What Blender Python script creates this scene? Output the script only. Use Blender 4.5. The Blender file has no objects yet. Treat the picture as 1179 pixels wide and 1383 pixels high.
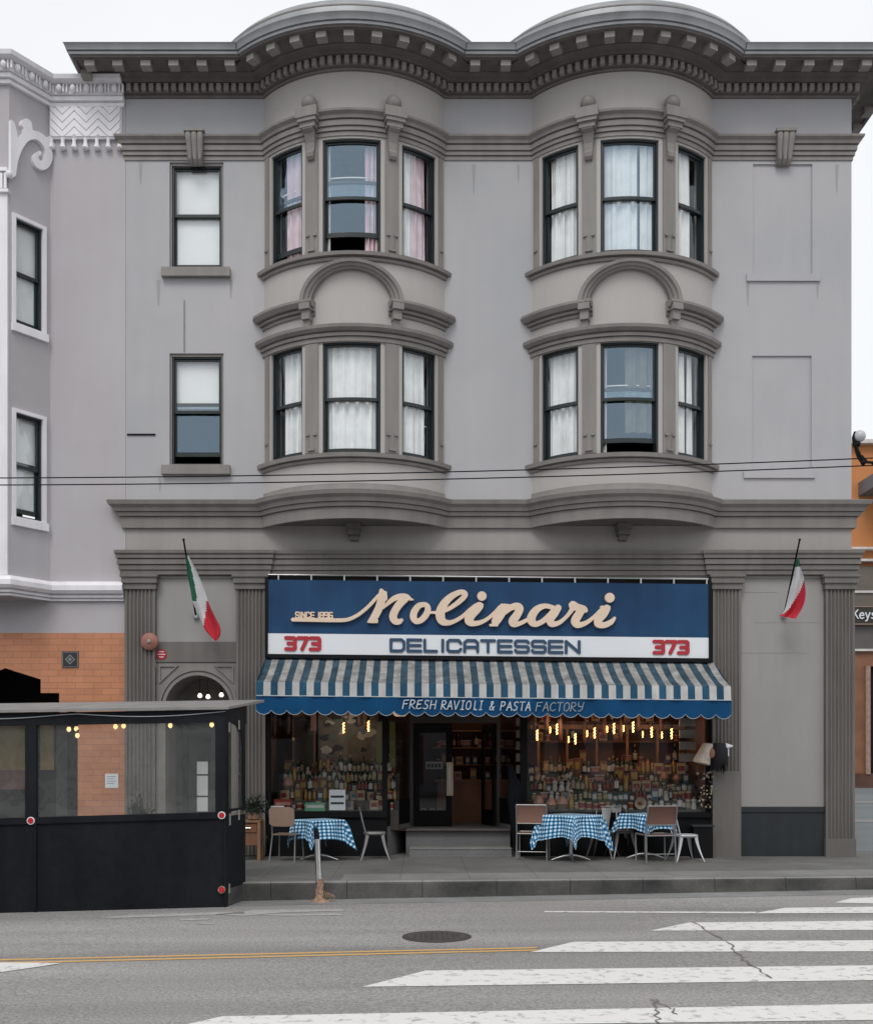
import bpy, math, random
import numpy as np
from mathutils import Vector, Matrix
random.seed(7)
S = bpy.context.scene
COL = S.collection
PI = math.pi
F, D, CZ, CX, CYH = 1440.0, 18.0, 1.6, 570.0, 1029.0

def W(px, py, Y=0.0):
    d = D + Y
    return ((px - CX) * d / F, CZ + (CYH - py) * d / F)
def XX(px, Y=0.0): return (px - CX) * (D + Y) / F
def ZZ(py, Y=0.0): return CZ + (CYH - py) * (D + Y) / F
RZ0, RZS = -0.222, 0.0075
def road_z(x): return RZ0 + RZS * x
def G(px, py):
    # where a sight line meets the road plane
    a = (px - CX) / F; b = (CYH - py) / F
    d = (RZ0 - CZ) / (b - RZS * a)
    return (a * d, d - D)

# ------------------------------------------------------------------ materials
def newmat(name):
    m = bpy.data.materials.new(name); m.use_nodes = True
    nt = m.node_tree; bs = nt.nodes['Principled BSDF']
    return m, nt, bs
def mat(name, col, rough=0.7, var=0.10, scale=2.0, bump=0.0, bscale=40.0, metal=0.0, streak=0.0, tint=None, spec=0.5, fine=0.0, fscale=60):
    m, nt, bs = newmat(name); N = nt.nodes; L = nt.links
    bs.inputs['Roughness'].default_value = rough
    bs.inputs['Metallic'].default_value = metal
    bs.inputs['Specular IOR Level'].default_value = spec
    tc = N.new('ShaderNodeTexCoord')
    no = N.new('ShaderNodeTexNoise'); no.inputs['Scale'].default_value = scale; no.inputs['Detail'].default_value = 6
    L.new(tc.outputs['Object'], no.inputs['Vector'])
    cr = N.new('ShaderNodeValToRGB')
    c = Vector(col); t = Vector(tint) if tint else c
    a = c * (1 - var); b = t * (1 + var)
    cr.color_ramp.elements[0].position = 0.3; cr.color_ramp.elements[0].color = (*a, 1)
    cr.color_ramp.elements[1].position = 0.7; cr.color_ramp.elements[1].color = (*b, 1)
    L.new(no.outputs['Fac'], cr.inputs['Fac'])
    out = cr.outputs['Color']
    def mult(out, sc, lo, vscale):
        mp = N.new('ShaderNodeMapping'); mp.inputs['Scale'].default_value = vscale
        L.new(tc.outputs['Object'], mp.inputs['Vector'])
        n2 = N.new('ShaderNodeTexNoise'); n2.inputs['Scale'].default_value = sc; n2.inputs['Detail'].default_value = 5
        L.new(mp.outputs['Vector'], n2.inputs['Vector'])
        r2 = N.new('ShaderNodeMapRange'); r2.inputs['From Min'].default_value = 0.35; r2.inputs['From Max'].default_value = 0.65
        r2.inputs['To Min'].default_value = lo; r2.inputs['To Max'].default_value = 1.0 + (1 - lo) * 0.3
        L.new(n2.outputs['Fac'], r2.inputs['Value'])
        mx = N.new('ShaderNodeVectorMath'); mx.operation = 'SCALE'
        L.new(out, mx.inputs[0]); L.new(r2.outputs['Result'], mx.inputs['Scale'])
        return mx.outputs['Vector']
    if streak > 0: out = mult(out, 5.0, 1 - streak, (1, 1, 0.12))
    if fine > 0: out = mult(out, fscale, 1 - fine, (1, 1, 1))
    L.new(out, bs.inputs['Base Color'])
    if bump > 0:
        nb = N.new('ShaderNodeTexNoise'); nb.inputs['Scale'].default_value = bscale; nb.inputs['Detail'].default_value = 4
        L.new(tc.outputs['Object'], nb.inputs['Vector'])
        bp = N.new('ShaderNodeBump'); bp.inputs['Strength'].default_value = bump; bp.inputs['Distance'].default_value = 0.01
        L.new(nb.outputs['Fac'], bp.inputs['Height']); L.new(bp.outputs['Normal'], bs.inputs['Normal'])
    return m
def emit(name, col, st):
    m, nt, bs = newmat(name)
    bs.inputs['Base Color'].default_value = (*col, 1)
    bs.inputs['Emission Color'].default_value = (*col, 1); bs.inputs['Emission Strength'].default_value = st
    return m
def glass(name, refl, tint=(1, 1, 1), through=(0.96, 0.98, 0.98), wav=0.02, haze=0.0):
    m = bpy.data.materials.new(name); m.use_nodes = True; nt = m.node_tree; N = nt.nodes; L = nt.links
    for n in list(N): N.remove(n)
    o = N.new('ShaderNodeOutputMaterial'); mx = N.new('ShaderNodeMixShader')
    tr = N.new('ShaderNodeBsdfTransparent'); tr.inputs['Color'].default_value = (*through, 1)
    gl = N.new('ShaderNodeBsdfGlossy'); gl.inputs['Roughness'].default_value = 0.02; gl.inputs['Color'].default_value = (*tint, 1)
    ge = N.new('ShaderNodeNewGeometry'); dt = N.new('ShaderNodeVectorMath'); dt.operation = 'DOT_PRODUCT'; L.new(ge.outputs['Incoming'], dt.inputs[0]); L.new(ge.outputs['Normal'], dt.inputs[1])
    ab = N.new('ShaderNodeMath'); ab.operation = 'ABSOLUTE'; L.new(dt.outputs['Value'], ab.inputs[0])
    sb = N.new('ShaderNodeMath'); sb.operation = 'SUBTRACT'; sb.inputs[0].default_value = 1.0; sb.use_clamp = True; L.new(ab.outputs[0], sb.inputs[1])
    pw = N.new('ShaderNodeMath'); pw.operation = 'POWER'; pw.inputs[1].default_value = 5.0; L.new(sb.outputs[0], pw.inputs[0])
    ad = N.new('ShaderNodeMath'); ad.operation = 'ADD'; ad.inputs[1].default_value = refl; ad.use_clamp = True
    L.new(pw.outputs[0], ad.inputs[0]); L.new(ad.outputs[0], mx.inputs['Fac'])
    hz = N.new('ShaderNodeMixShader'); df = N.new('ShaderNodeBsdfDiffuse'); df.inputs['Color'].default_value = (0.6, 0.61, 0.6, 1); hz.inputs[0].default_value = haze
    L.new(tr.outputs[0], hz.inputs[1]); L.new(df.outputs[0], hz.inputs[2])
    L.new(hz.outputs[0] if haze > 0 else tr.outputs[0], mx.inputs[1]); L.new(gl.outputs[0], mx.inputs[2]); L.new(mx.outputs[0], o.inputs['Surface'])
    tc = N.new('ShaderNodeTexCoord'); no = N.new('ShaderNodeTexNoise'); no.inputs['Scale'].default_value = 1.3
    L.new(tc.outputs['Object'], no.inputs['Vector'])
    bp = N.new('ShaderNodeBump'); bp.inputs['Strength'].default_value = wav; bp.inputs['Distance'].default_value = 0.3
    L.new(no.outputs['Fac'], bp.inputs['Height']); L.new(bp.outputs['Normal'], gl.inputs['Normal'])
    return m

M = {}
M['wall'] = mat('wall_paint', (0.405, 0.416, 0.442), 0.75, 0.05, 0.45, 0.12, 30, streak=0.02, tint=(0.440, 0.430, 0.452), fine=0.03)
M['wallw'] = mat('bay_paint', (0.455, 0.432, 0.418), 0.7, 0.04, 0.8, 0.1, 30, streak=0.03, tint=(0.43, 0.41, 0.40), fine=0.03)
M['frieze'] = mat('frieze_paint', (0.335, 0.318, 0.305), 0.7, 0.05, 0.8, 0.1, 30, streak=0.05, fine=0.03)
M['trim'] = mat('trim_paint', (0.238, 0.222, 0.212), 0.6, 0.07, 1.5, 0.15, 35, streak=0.12, fine=0.05)
M['cornice'] = mat('cornice_paint', (0.150, 0.134, 0.128), 0.7, 0.12, 3, 0.2, 35, streak=0.15, fine=0.08)
M['pale'] = mat('pale_trim', (0.29, 0.275, 0.262), 0.7, 0.1, 3, streak=0.1)
M['gutter'] = mat('gutter_metal', (0.29, 0.30, 0.315), 0.45, 0.12, 2, metal=0.2, streak=0.1)
M['lower'] = mat('lower_trim_paint', (0.158, 0.147, 0.138), 0.6, 0.07, 1.5, 0.15, 35, streak=0.15, fine=0.05)
M['panel'] = mat('panel_paint', (0.31, 0.305, 0.30), 0.7, 0.04, 0.9, 0.1, 25, streak=0.04)
M['base'] = mat('base_paint', (0.020, 0.026, 0.031), 0.5, 0.15, 2, streak=0.2)
M['sash'] = mat('sash_paint', (0.012, 0.02, 0.022), 0.35, 0.2, 3)
M['black'] = mat('black_paint', (0.007, 0.0075, 0.009), 0.6, 0.2, 3, spec=0.15)
M['glass'] = glass('window_glass', 0.10, (0.85, 0.93, 1.0), wav=0.06)
M['glass_hi'] = glass('window_glass_bluish', 0.22, (0.62, 0.82, 1.0), wav=0.06)
M['sglass'] = glass('shop_glass', 0.06, (0.9, 0.95, 1), (0.93, 0.94, 0.93), 0.0)
M['pglass'] = glass('plastic_window', 0.075, (0.9, 0.95, 1), (0.86, 0.87, 0.85), 0.15, haze=0.10)
M['curtain'] = mat('curtain_white', (0.88, 0.88, 0.88), 0.9, 0.08, 4)
M['curtain_pink'] = mat('curtain_pink', (0.74, 0.55, 0.60), 0.9, 0.1, 4, tint=(0.76, 0.62, 0.68))
M['shade'] = mat('roller_shade', (0.90, 0.90, 0.91), 0.9, 0.03, 2)
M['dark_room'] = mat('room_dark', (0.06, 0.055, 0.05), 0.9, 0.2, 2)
M['lilac'] = mat('neighbour_paint', (0.44, 0.42, 0.44), 0.75, 0.04, 0.7, 0.1, 30, streak=0.02, tint=(0.45, 0.435, 0.465))
M['white'] = mat('white_paint', (0.82, 0.81, 0.85), 0.6, 0.05, 2, 0.1, 40, streak=0.08)
M['cream'] = mat('cream_paint', (0.62, 0.585, 0.56), 0.65, 0.08, 3, streak=0.1)
M['sign_blue'] = mat('sign_blue', (0.011, 0.047, 0.122), 0.45, 0.15, 1.0, tint=(0.014, 0.06, 0.145), streak=0.10, spec=0.25)
M['sign_white'] = mat('sign_white', (0.76, 0.79, 0.83), 0.4, 0.03, 1)
M['beige'] = mat('letter_beige', (0.76, 0.60, 0.47), 0.5, 0.06, 4)
M['red'] = mat('number_red', (0.42, 0.02, 0.035), 0.5, 0.1, 5)
M['navy'] = mat('letter_navy', (0.025, 0.065, 0.13), 0.5, 0.1, 5)
M['aw_blue'] = mat('awning_blue', (0.022, 0.085, 0.155), 0.85, 0.2, 3, 0.2, 200, streak=0.2, fine=0.1, spec=0.2)
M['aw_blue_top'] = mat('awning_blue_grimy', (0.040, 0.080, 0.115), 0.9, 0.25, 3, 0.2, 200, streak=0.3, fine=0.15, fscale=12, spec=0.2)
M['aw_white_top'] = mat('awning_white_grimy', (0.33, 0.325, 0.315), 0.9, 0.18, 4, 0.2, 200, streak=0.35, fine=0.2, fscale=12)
M['aw_white'] = mat('awning_white', (0.50, 0.49, 0.48), 0.85, 0.10, 5, 0.2, 200, streak=0.2)
M['valance'] = mat('valance_blue', (0.004, 0.058, 0.155), 0.85, 0.2, 2, 0.2, 200, spec=0.2)
M['piping'] = mat('piping', (0.42, 0.46, 0.5), 0.7)
M['letter_pale'] = mat('letter_pale', (0.50, 0.54, 0.58), 0.7, 0.2, 10)
M['steel'] = mat('brushed_steel', (0.55, 0.55, 0.56), 0.3, 0.1, 5, metal=0.9)
M['alu'] = mat('aluminium_tube', (0.27, 0.27, 0.27), 0.45, 0.1, 5, metal=0.6)
M['sling'] = mat('brown_sling', (0.24, 0.125, 0.095), 0.75, 0.06, 8, 0.3, 300)
M['sling2'] = mat('dark_brown_sling', (0.15, 0.075, 0.06), 0.75, 0.06, 8, 0.3, 300)
M['tan'] = mat('tan_ply', (0.27, 0.185, 0.14), 0.6, 0.08, 8)
M['chair_white'] = mat('white_metal', (0.55, 0.57, 0.60), 0.35, 0.05, 8, metal=0.2)
M['rust'] = mat('rust', (0.19, 0.11, 0.07), 0.85, 0.4, 25, 0.4, 80, tint=(0.33, 0.22, 0.15))
M['wood'] = mat('cabinet_wood', (0.19, 0.09, 0.05), 0.6, 0.2, 6)
M['leaf'] = mat('leaf_dark', (0.018, 0.028, 0.02), 0.6, 0.3, 10)
M['conc'] = None
M['bell'] = mat('bell_paint', (0.30, 0.13, 0.10), 0.6, 0.2, 12)
M['green'] = mat('flag_green', (0.02, 0.14, 0.08), 0.8, 0.1, 6)
M['fwhite'] = mat('flag_white', (0.72, 0.73, 0.76), 0.8, 0.05, 6)
M['fred'] = mat('flag_red', (0.52, 0.02, 0.04), 0.8, 0.1, 6)
M['ochre'] = mat('ochre_painted_light', (0.19, 0.14, 0.035), 0.8, 0.2, 2)
M['brown'] = mat('interior_brown', (0.095, 0.045, 0.033), 0.8, 0.25, 2)
M['oak'] = mat('interior_oak', (0.23, 0.13, 0.075), 0.7, 0.15, 4)
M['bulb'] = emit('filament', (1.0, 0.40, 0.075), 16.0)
M['bulbw'] = emit('bulb_white', (1.0, 0.92, 0.8), 1.3)
M['bulbs'] = emit('bulb_warm', (1.0, 0.66, 0.30), 1.5)
M['orange'] = mat('orange_stucco', (0.50, 0.20, 0.07), 0.8, 0.08, 0.5, 0.1, 20)
M['copperwood'] = mat('copper_wood', (0.22, 0.095, 0.05), 0.5, 0.2, 2)
M['refl_red'] = mat('reflector_red', (0.50, 0.02, 0.03), 0.3)
M['tape'] = mat('paint_mark_white', (0.62, 0.62, 0.61), 0.7, 0.1, 20, fine=0.25, fscale=25)
M['roofmetal'] = mat('roof_sheet', (0.26, 0.255, 0.25), 0.5, 0.12, 3, streak=0.15)

def tile_mat():
    m, nt, bs = newmat('terracotta_tile'); N = nt.nodes; L = nt.links
    tc = N.new('ShaderNodeTexCoord'); mp = N.new('ShaderNodeMapping'); mp.inputs['Rotation'].default_value = (PI / 2, 0, 0)
    L.new(tc.outputs['Object'], mp.inputs['Vector'])
    b = N.new('ShaderNodeTexBrick'); b.inputs['Scale'].default_value = 1
    b.inputs['Brick Width'].default_value = 0.30; b.inputs['Row Height'].default_value = 0.105; b.inputs['Mortar Size'].default_value = 0.005
    b.inputs['Color1'].default_value = (0.54, 0.235, 0.125, 1); b.inputs['Color2'].default_value = (0.47, 0.20, 0.105, 1); b.inputs['Mortar'].default_value = (0.34, 0.15, 0.09, 1)
    L.new(mp.outputs[0], b.inputs['Vector'])
    no = N.new('ShaderNodeTexNoise'); no.inputs['Scale'].default_value = 3; L.new(tc.outputs['Object'], no.inputs['Vector'])
    r = N.new('ShaderNodeMapRange'); r.inputs['To Min'].default_value = 0.8; r.inputs['To Max'].default_value = 1.2; L.new(no.outputs['Fac'], r.inputs['Value'])
    v = N.new('ShaderNodeVectorMath'); v.operation = 'SCALE'; L.new(b.outputs['Color'], v.inputs[0]); L.new(r.outputs[0], v.inputs['Scale'])
    L.new(v.outputs[0], bs.inputs['Base Color']); bs.inputs['Roughness'].default_value = 0.45
    return m
M['tile'] = tile_mat()

def gingham():
    m, nt, bs = newmat('gingham_cloth'); N = nt.nodes; L = nt.links
    uv = N.new('ShaderNodeUVMap'); uv.uv_map = 'UVMap'
    sp = N.new('ShaderNodeSeparateXYZ'); L.new(uv.outputs[0], sp.inputs[0])
    def half(o):
        a = N.new('ShaderNodeMath'); a.operation = 'FRACT'; L.new(o, a.inputs[0])
        g = N.new('ShaderNodeMath'); g.operation = 'GREATER_THAN'; g.inputs[1].default_value = 0.5; L.new(a.outputs[0], g.inputs[0]); return g.outputs[0]
    s = N.new('ShaderNodeMath'); s.operation = 'ADD'; L.new(half(sp.outputs[0]), s.inputs[0]); L.new(half(sp.outputs[1]), s.inputs[1])
    d = N.new('ShaderNodeMath'); d.operation = 'MULTIPLY'; d.inputs[1].default_value = 0.5; L.new(s.outputs[0], d.inputs[0])
    cr = N.new('ShaderNodeValToRGB'); cr.color_ramp.interpolation = 'CONSTANT'
    e = cr.color_ramp.elements; e[0].color = (0.74, 0.84, 0.92, 1); e[1].position = 0.4; e[1].color = (0.045, 0.28, 0.50, 1)
    x = e.new(0.9); x.color = (0.006, 0.045, 0.14, 1)
    L.new(d.outputs[0], cr.inputs[0]); L.new(cr.outputs[0], bs.inputs['Base Color']); bs.inputs['Roughness'].default_value = 0.85
    return m
M['gingham'] = gingham()

def asphalt():
    m, nt, bs = newmat('asphalt'); N = nt.nodes; L = nt.links
    tc = N.new('ShaderNodeTexCoord')
    n1 = N.new('ShaderNodeTexNoise'); n1.inputs['Scale'].default_value = 38; n1.inputs['Detail'].default_value = 6; n1.inputs['Roughness'].default_value = 0.75
    n2 = N.new('ShaderNodeTexNoise'); n2.inputs['Scale'].default_value = 0.5; n2.inputs['Detail'].default_value = 7
    mp = N.new('ShaderNodeMapping'); mp.inputs['Scale'].default_value = (0.22, 1.9, 1); L.new(tc.outputs['Object'], mp.inputs[0])
    L.new(tc.outputs['Object'], n1.inputs[0]); L.new(mp.outputs[0], n2.inputs[0])
    c1 = N.new('ShaderNodeValToRGB'); e = c1.color_ramp.elements
    e[0].position = 0.36; e[0].color = (0.17, 0.165, 0.161, 1); e[1].position = 0.62; e[1].color = (0.375, 0.365, 0.358, 1)
    L.new(n1.outputs[0], c1.inputs[0])
    r = N.new('ShaderNodeMapRange'); r.inputs['From Min'].default_value = 0.3; r.inputs['From Max'].default_value = 0.7; r.inputs['To Min'].default_value = 0.72; r.inputs['To Max'].default_value = 1.20
    L.new(n2.outputs[0], r.inputs[0])
    v = N.new('ShaderNodeVectorMath'); v.operation = 'SCALE'; L.new(c1.outputs[0], v.inputs[0]); L.new(r.outputs[0], v.inputs['Scale'])
    L.new(v.outputs[0], bs.inputs['Base Color']); bs.inputs['Roughness'].default_value = 0.85; bs.inputs['Specular IOR Level'].default_value = 0.3
    bp = N.new('ShaderNodeBump'); bp.inputs['Strength'].default_value = 0.5; bp.inputs['Distance'].default_value = 0.01; L.new(n1.outputs[0], bp.inputs['Height']); L.new(bp.outputs[0], bs.inputs['Normal'])
    return m
M['asphalt'] = asphalt()

def concrete(name, col, dark, joint=True):
    m, nt, bs = newmat(name); N = nt.nodes; L = nt.links
    tc = N.new('ShaderNodeTexCoord')
    n2 = N.new('ShaderNodeTexNoise'); n2.inputs['Scale'].default_value = 0.9; n2.inputs['Detail'].default_value = 8; n2.inputs['Roughness'].default_value = 0.65
    L.new(tc.outputs['Object'], n2.inputs[0])
    c1 = N.new('ShaderNodeValToRGB'); e = c1.color_ramp.elements
    e[0].position = 0.32; e[0].color = (*dark, 1); e[1].position = 0.68; e[1].color = (*col, 1); L.new(n2.outputs[0], c1.inputs[0])
    out = c1.outputs[0]
    n3 = N.new('ShaderNodeTexNoise'); n3.inputs['Scale'].default_value = 60; n3.inputs['Detail'].default_value = 4; L.new(tc.outputs['Object'], n3.inputs[0])
    r = N.new('ShaderNodeMapRange'); r.inputs['From Min'].default_value = 0.3; r.inputs['From Max'].default_value = 0.7; r.inputs['To Min'].default_value = 0.8; r.inputs['To Max'].default_value = 1.15; L.new(n3.outputs[0], r.inputs[0])
    v = N.new('ShaderNodeVectorMath'); v.operation = 'SCALE'; L.new(out, v.inputs[0]); L.new(r.outputs[0], v.inputs['Scale']); out = v.outputs[0]
    if joint:
        b = N.new('ShaderNodeTexBrick'); b.offset = 0; b.inputs['Scale'].default_value = 1; b.inputs['Brick Width'].default_value = 0.95; b.inputs['Row Height'].default_value = 0.95
        b.inputs['Mortar Size'].default_value = 0.010; b.inputs['Color1'].default_value = (1, 1, 1, 1); b.inputs['Color2'].default_value = (0.93, 0.93, 0.93, 1); b.inputs['Mortar'].default_value = (0.72, 0.72, 0.72, 1)
        mp = N.new('ShaderNodeMapping'); mp.inputs['Location'].default_value = (0.3, 0.15, 0); L.new(tc.outputs['Object'], mp.inputs[0]); L.new(mp.outputs[0], b.inputs['Vector'])
        k = N.new('ShaderNodeVectorMath'); k.operation = 'MULTIPLY'; L.new(out, k.inputs[0]); L.new(b.outputs['Color'], k.inputs[1]); out = k.outputs[0]
    L.new(out, bs.inputs['Base Color']); bs.inputs['Roughness'].default_value = 0.85
    return m
M['conc'] = concrete('sidewalk_concrete', (0.175, 0.175, 0.168), (0.10, 0.10, 0.097))
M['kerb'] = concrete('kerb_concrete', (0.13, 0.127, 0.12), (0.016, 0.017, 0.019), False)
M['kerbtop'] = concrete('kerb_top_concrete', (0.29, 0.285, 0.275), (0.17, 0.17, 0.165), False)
M['strip'] = concrete('pale_strip_concrete', (0.25, 0.25, 0.24), (0.17, 0.17, 0.168))
M['step'] = concrete('step_concrete', (0.20, 0.20, 0.205), (0.14, 0.145, 0.15), False)

# ------------------------------------------------------------------ mesh builder
class MB:
    def __init__(s): s.v = []; s.f = []; s.m = []; s.uv = None
    def quad(s, *p, mi=0):
        i = len(s.v); s.v += [tuple(q) for q in p]; s.f.append(tuple(range(i, i + len(p)))); s.m.append(mi)
    def box(s, x0, x1, y0, y1, z0, z1, mi=0):
        s.mbox(lambda u, z, d: (u, d, z), x0, x1, z0, z1, y0, y1, 1, mi)
    def mbox(s, m, u0, u1, z0, z1, d0, d1, n=1, mi=0):
        i = len(s.v)
        for k in range(n + 1):
            u = u0 + (u1 - u0) * k / n
            s.v += [m(u, z0, d0), m(u, z0, d1), m(u, z1, d1), m(u, z1, d0)]
        for k in range(n):
            a = i + 4 * k; b = a + 4
            for q in range(4):
                r = (q + 1) % 4; s.f.append((a + q, a + r, b + r, b + q)); s.m.append(mi)
        s.f.append((i, i + 1, i + 2, i + 3)); e = i + 4 * n; s.f.append((e + 3, e + 2, e + 1, e)); s.m += [mi, mi]
    def rings(s, rings, closed=True, caps=True, mi=0):
        i = len(s.v); n = len(rings[0])
        for r in rings: s.v += [tuple(p) for p in r]
        for k in range(len(rings) - 1):
            for j in range(n if closed else n - 1):
                a = i + k * n + j; b = i + k * n + (j + 1) % n; s.f.append((a, b, b + n, a + n)); s.m.append(mi)
        if caps and closed:
            s.f.append(tuple(range(i, i + n))); s.f.append(tuple(reversed(range(i + (len(rings) - 1) * n, i + len(rings) * n)))); s.m += [mi, mi]
    def tube(s, pts, r, n=8, mi=0, caps=True):
        pts = [Vector(p) for p in pts]; rs = r if isinstance(r, (list, tuple)) else [r] * len(pts); out = []
        for k, p in enumerate(pts):
            t = (pts[min(k + 1, len(pts) - 1)] - pts[max(k - 1, 0)]).normalized()
            up = Vector((0, 0, 1)) if abs(t.z) < 0.9 else Vector((1, 0, 0))
            a = t.cross(up).normalized(); b = t.cross(a).normalized()
            out.append([p + (a * math.cos(2 * PI * j / n) + b * math.sin(2 * PI * j / n)) * rs[k] for j in range(n)])
        s.rings(out, True, caps, mi)
    def lathe(s, prof, c=(0, 0, 0), n=12, mi=0, caps=True):
        s.rings([[(c[0] + r * math.cos(2 * PI * j / n), c[1] + r * math.sin(2 * PI * j / n), c[2] + z) for j in range(n)] for r, z in prof], True, caps, mi)
    def ball(s, c, r, n=10, k=6, mi=0, sc=(1, 1, 1)):
        s.rings([[(c[0] + sc[0] * r * math.sin(PI * i / k) * math.cos(2 * PI * j / n), c[1] + sc[1] * r * math.sin(PI * i / k) * math.sin(2 * PI * j / n), c[2] + sc[2] * r * math.cos(PI * i / k)) for j in range(n)] for i in ([0.08] + list(range(1, k)) + [k - 0.08])], True, True, mi)
def build(name, mb, mats, parent=None, inv=None, smooth=None, uvs=None):
    me = bpy.data.meshes.new(name); me.from_pydata(mb.v, [], mb.f)
    if not isinstance(mats, (list, tuple)): mats = [mats]
    for k in mats: me.materials.append(k)
    if len(mats) > 1: me.polygons.foreach_set('material_index', mb.m)
    if uvs is not None:
        l = me.uv_layers.new(name='UVMap')
        for lp in me.loops: l.data[lp.index].uv = uvs[lp.vertex_index]
    me.update()
    if smooth:
        import bmesh
        bm = bmesh.new(); bm.from_mesh(me); bmesh.ops.remove_doubles(bm, verts=bm.verts, dist=1e-5); bmesh.ops.recalc_face_normals(bm, faces=bm.faces); bm.to_mesh(me); bm.free()
        me.polygons.foreach_set('use_smooth', [True] * len(me.polygons)); me.set_sharp_from_angle(angle=math.radians(smooth))
    o = bpy.data.objects.new(name, me); COL.objects.link(o)
    if parent:
        o.parent = parent
        if parent.type == 'EMPTY' and parent.get('_st'): o.matrix_parent_inverse = Matrix.Translation(-Vector(parent.location))
    return o
def thing(name, label, cat, loc=(0, 0, 0), rz=0, group=None, st=False):
    o = bpy.data.objects.new(name, None); COL.objects.link(o); o.location = loc; o.rotation_euler = (0, 0, rz); o.empty_display_size = 0.2
    o['label'] = label; o['category'] = cat
    if group: o['group'] = group
    if st: o['_st'] = 1
    return o
def tag(o, label, cat, group=None):
    o['label'] = label; o['category'] = cat
    if group: o['group'] = group
    return o
def struct(o): o['kind'] = 'structure'; return o
def dup(root, loc, rz, label, group=None):
    r = root.copy(); COL.objects.link(r); r.location = loc; r.rotation_euler = (0, 0, rz); r['label'] = label
    if group: r['group'] = group
    for ch in list(root.children):
        c = ch.copy(); COL.objects.link(c); c.parent = r
        for g in list(ch.children):
            d = g.copy(); COL.objects.link(d); d.parent = c
    return r

# sheet with rectangular holes in a mapped (u,z,d) space
def sheet(mb, m, u0, u1, z0, z1, holes, rev=0.25, du=9, mi=0, revmi=0, d=0.0):
    us = {u0, u1}; zs = {z0, z1}
    for a, b, c, e in holes: us |= {a, b}; zs |= {c, e}
    us = sorted(us); zs = sorted(zs); u2 = []
    for a, b in zip(us, us[1:]):
        n = max(1, math.ceil((b - a) / du)); u2 += [a + (b - a) * k / n for k in range(n)]
    u2.append(us[-1])
    for a, b in zip(u2, u2[1:]):
        for c, e in zip(zs, zs[1:]):
            uc, zc = (a + b) / 2, (c + e) / 2
            if any(h[0] < uc < h[1] and h[2] < zc < h[3] for h in holes): continue
            mb.quad(m(a, c, d), m(b, c, d), m(b, e, d), m(a, e, d), mi=mi)
    for h in holes:
        hs = [x for x in u2 if h[0] - 1e-6 <= x <= h[1] + 1e-6]
        for a, b in zip(hs, hs[1:]):
            for z in (h[2], h[3]): mb.quad(m(a, z, d), m(b, z, d), m(b, z, d + rev), m(a, z, d + rev), mi=revmi)
        for u in (h[0], h[1]): mb.quad(m(u, h[2], d), m(u, h[3], d), m(u, h[3], d + rev), m(u, h[2], d + rev), mi=revmi)

# mouldings swept along a plan path
def offs(path, o):
    n = len(path); out = []
    for i, p in enumerate(path):
        ns = []
        for a, b in ((i - 1, i), (i, i + 1)):
            if a >= 0 and b < n:
                t = (Vector(path[b]) - Vector(path[a])).normalized(); ns.append(Vector((t.y, -t.x)))
        q = ns[0] if len(ns) == 1 else (ns[0] + ns[1]) / max(0.25, 1 + ns[0].dot(ns[1]))
        out.append(Vector(p) + q * o)
    return out
def sweep(mb, path, prof, mi=0, caps=True):
    pf = [prof[0]]
    for a, b in zip(prof, prof[1:]):
        if b[0] - a[0] >= 0.015 and abs(b[1] - a[1]) <= 0.022 and a[0] >= 0.02:
            pf += [(a[0] - 0.02, a[1]), (a[0] - 0.02, max(b[1] - 0.004, a[1] + 0.008)), (b[0], max(b[1], a[1] + 0.010))]
        else: pf.append(b)
    prof = pf
    cols = [offs(path, o) for o, z in prof]
    rings = [[(cols[j][i].x, cols[j][i].y, prof[j][1]) for j in range(len(prof))] for i in range(len(path))]
    mb.rings(rings, False, False, mi)
    if caps:
        for r in (rings[0], rings[-1]): mb.quad(*r, mi=mi)

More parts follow.
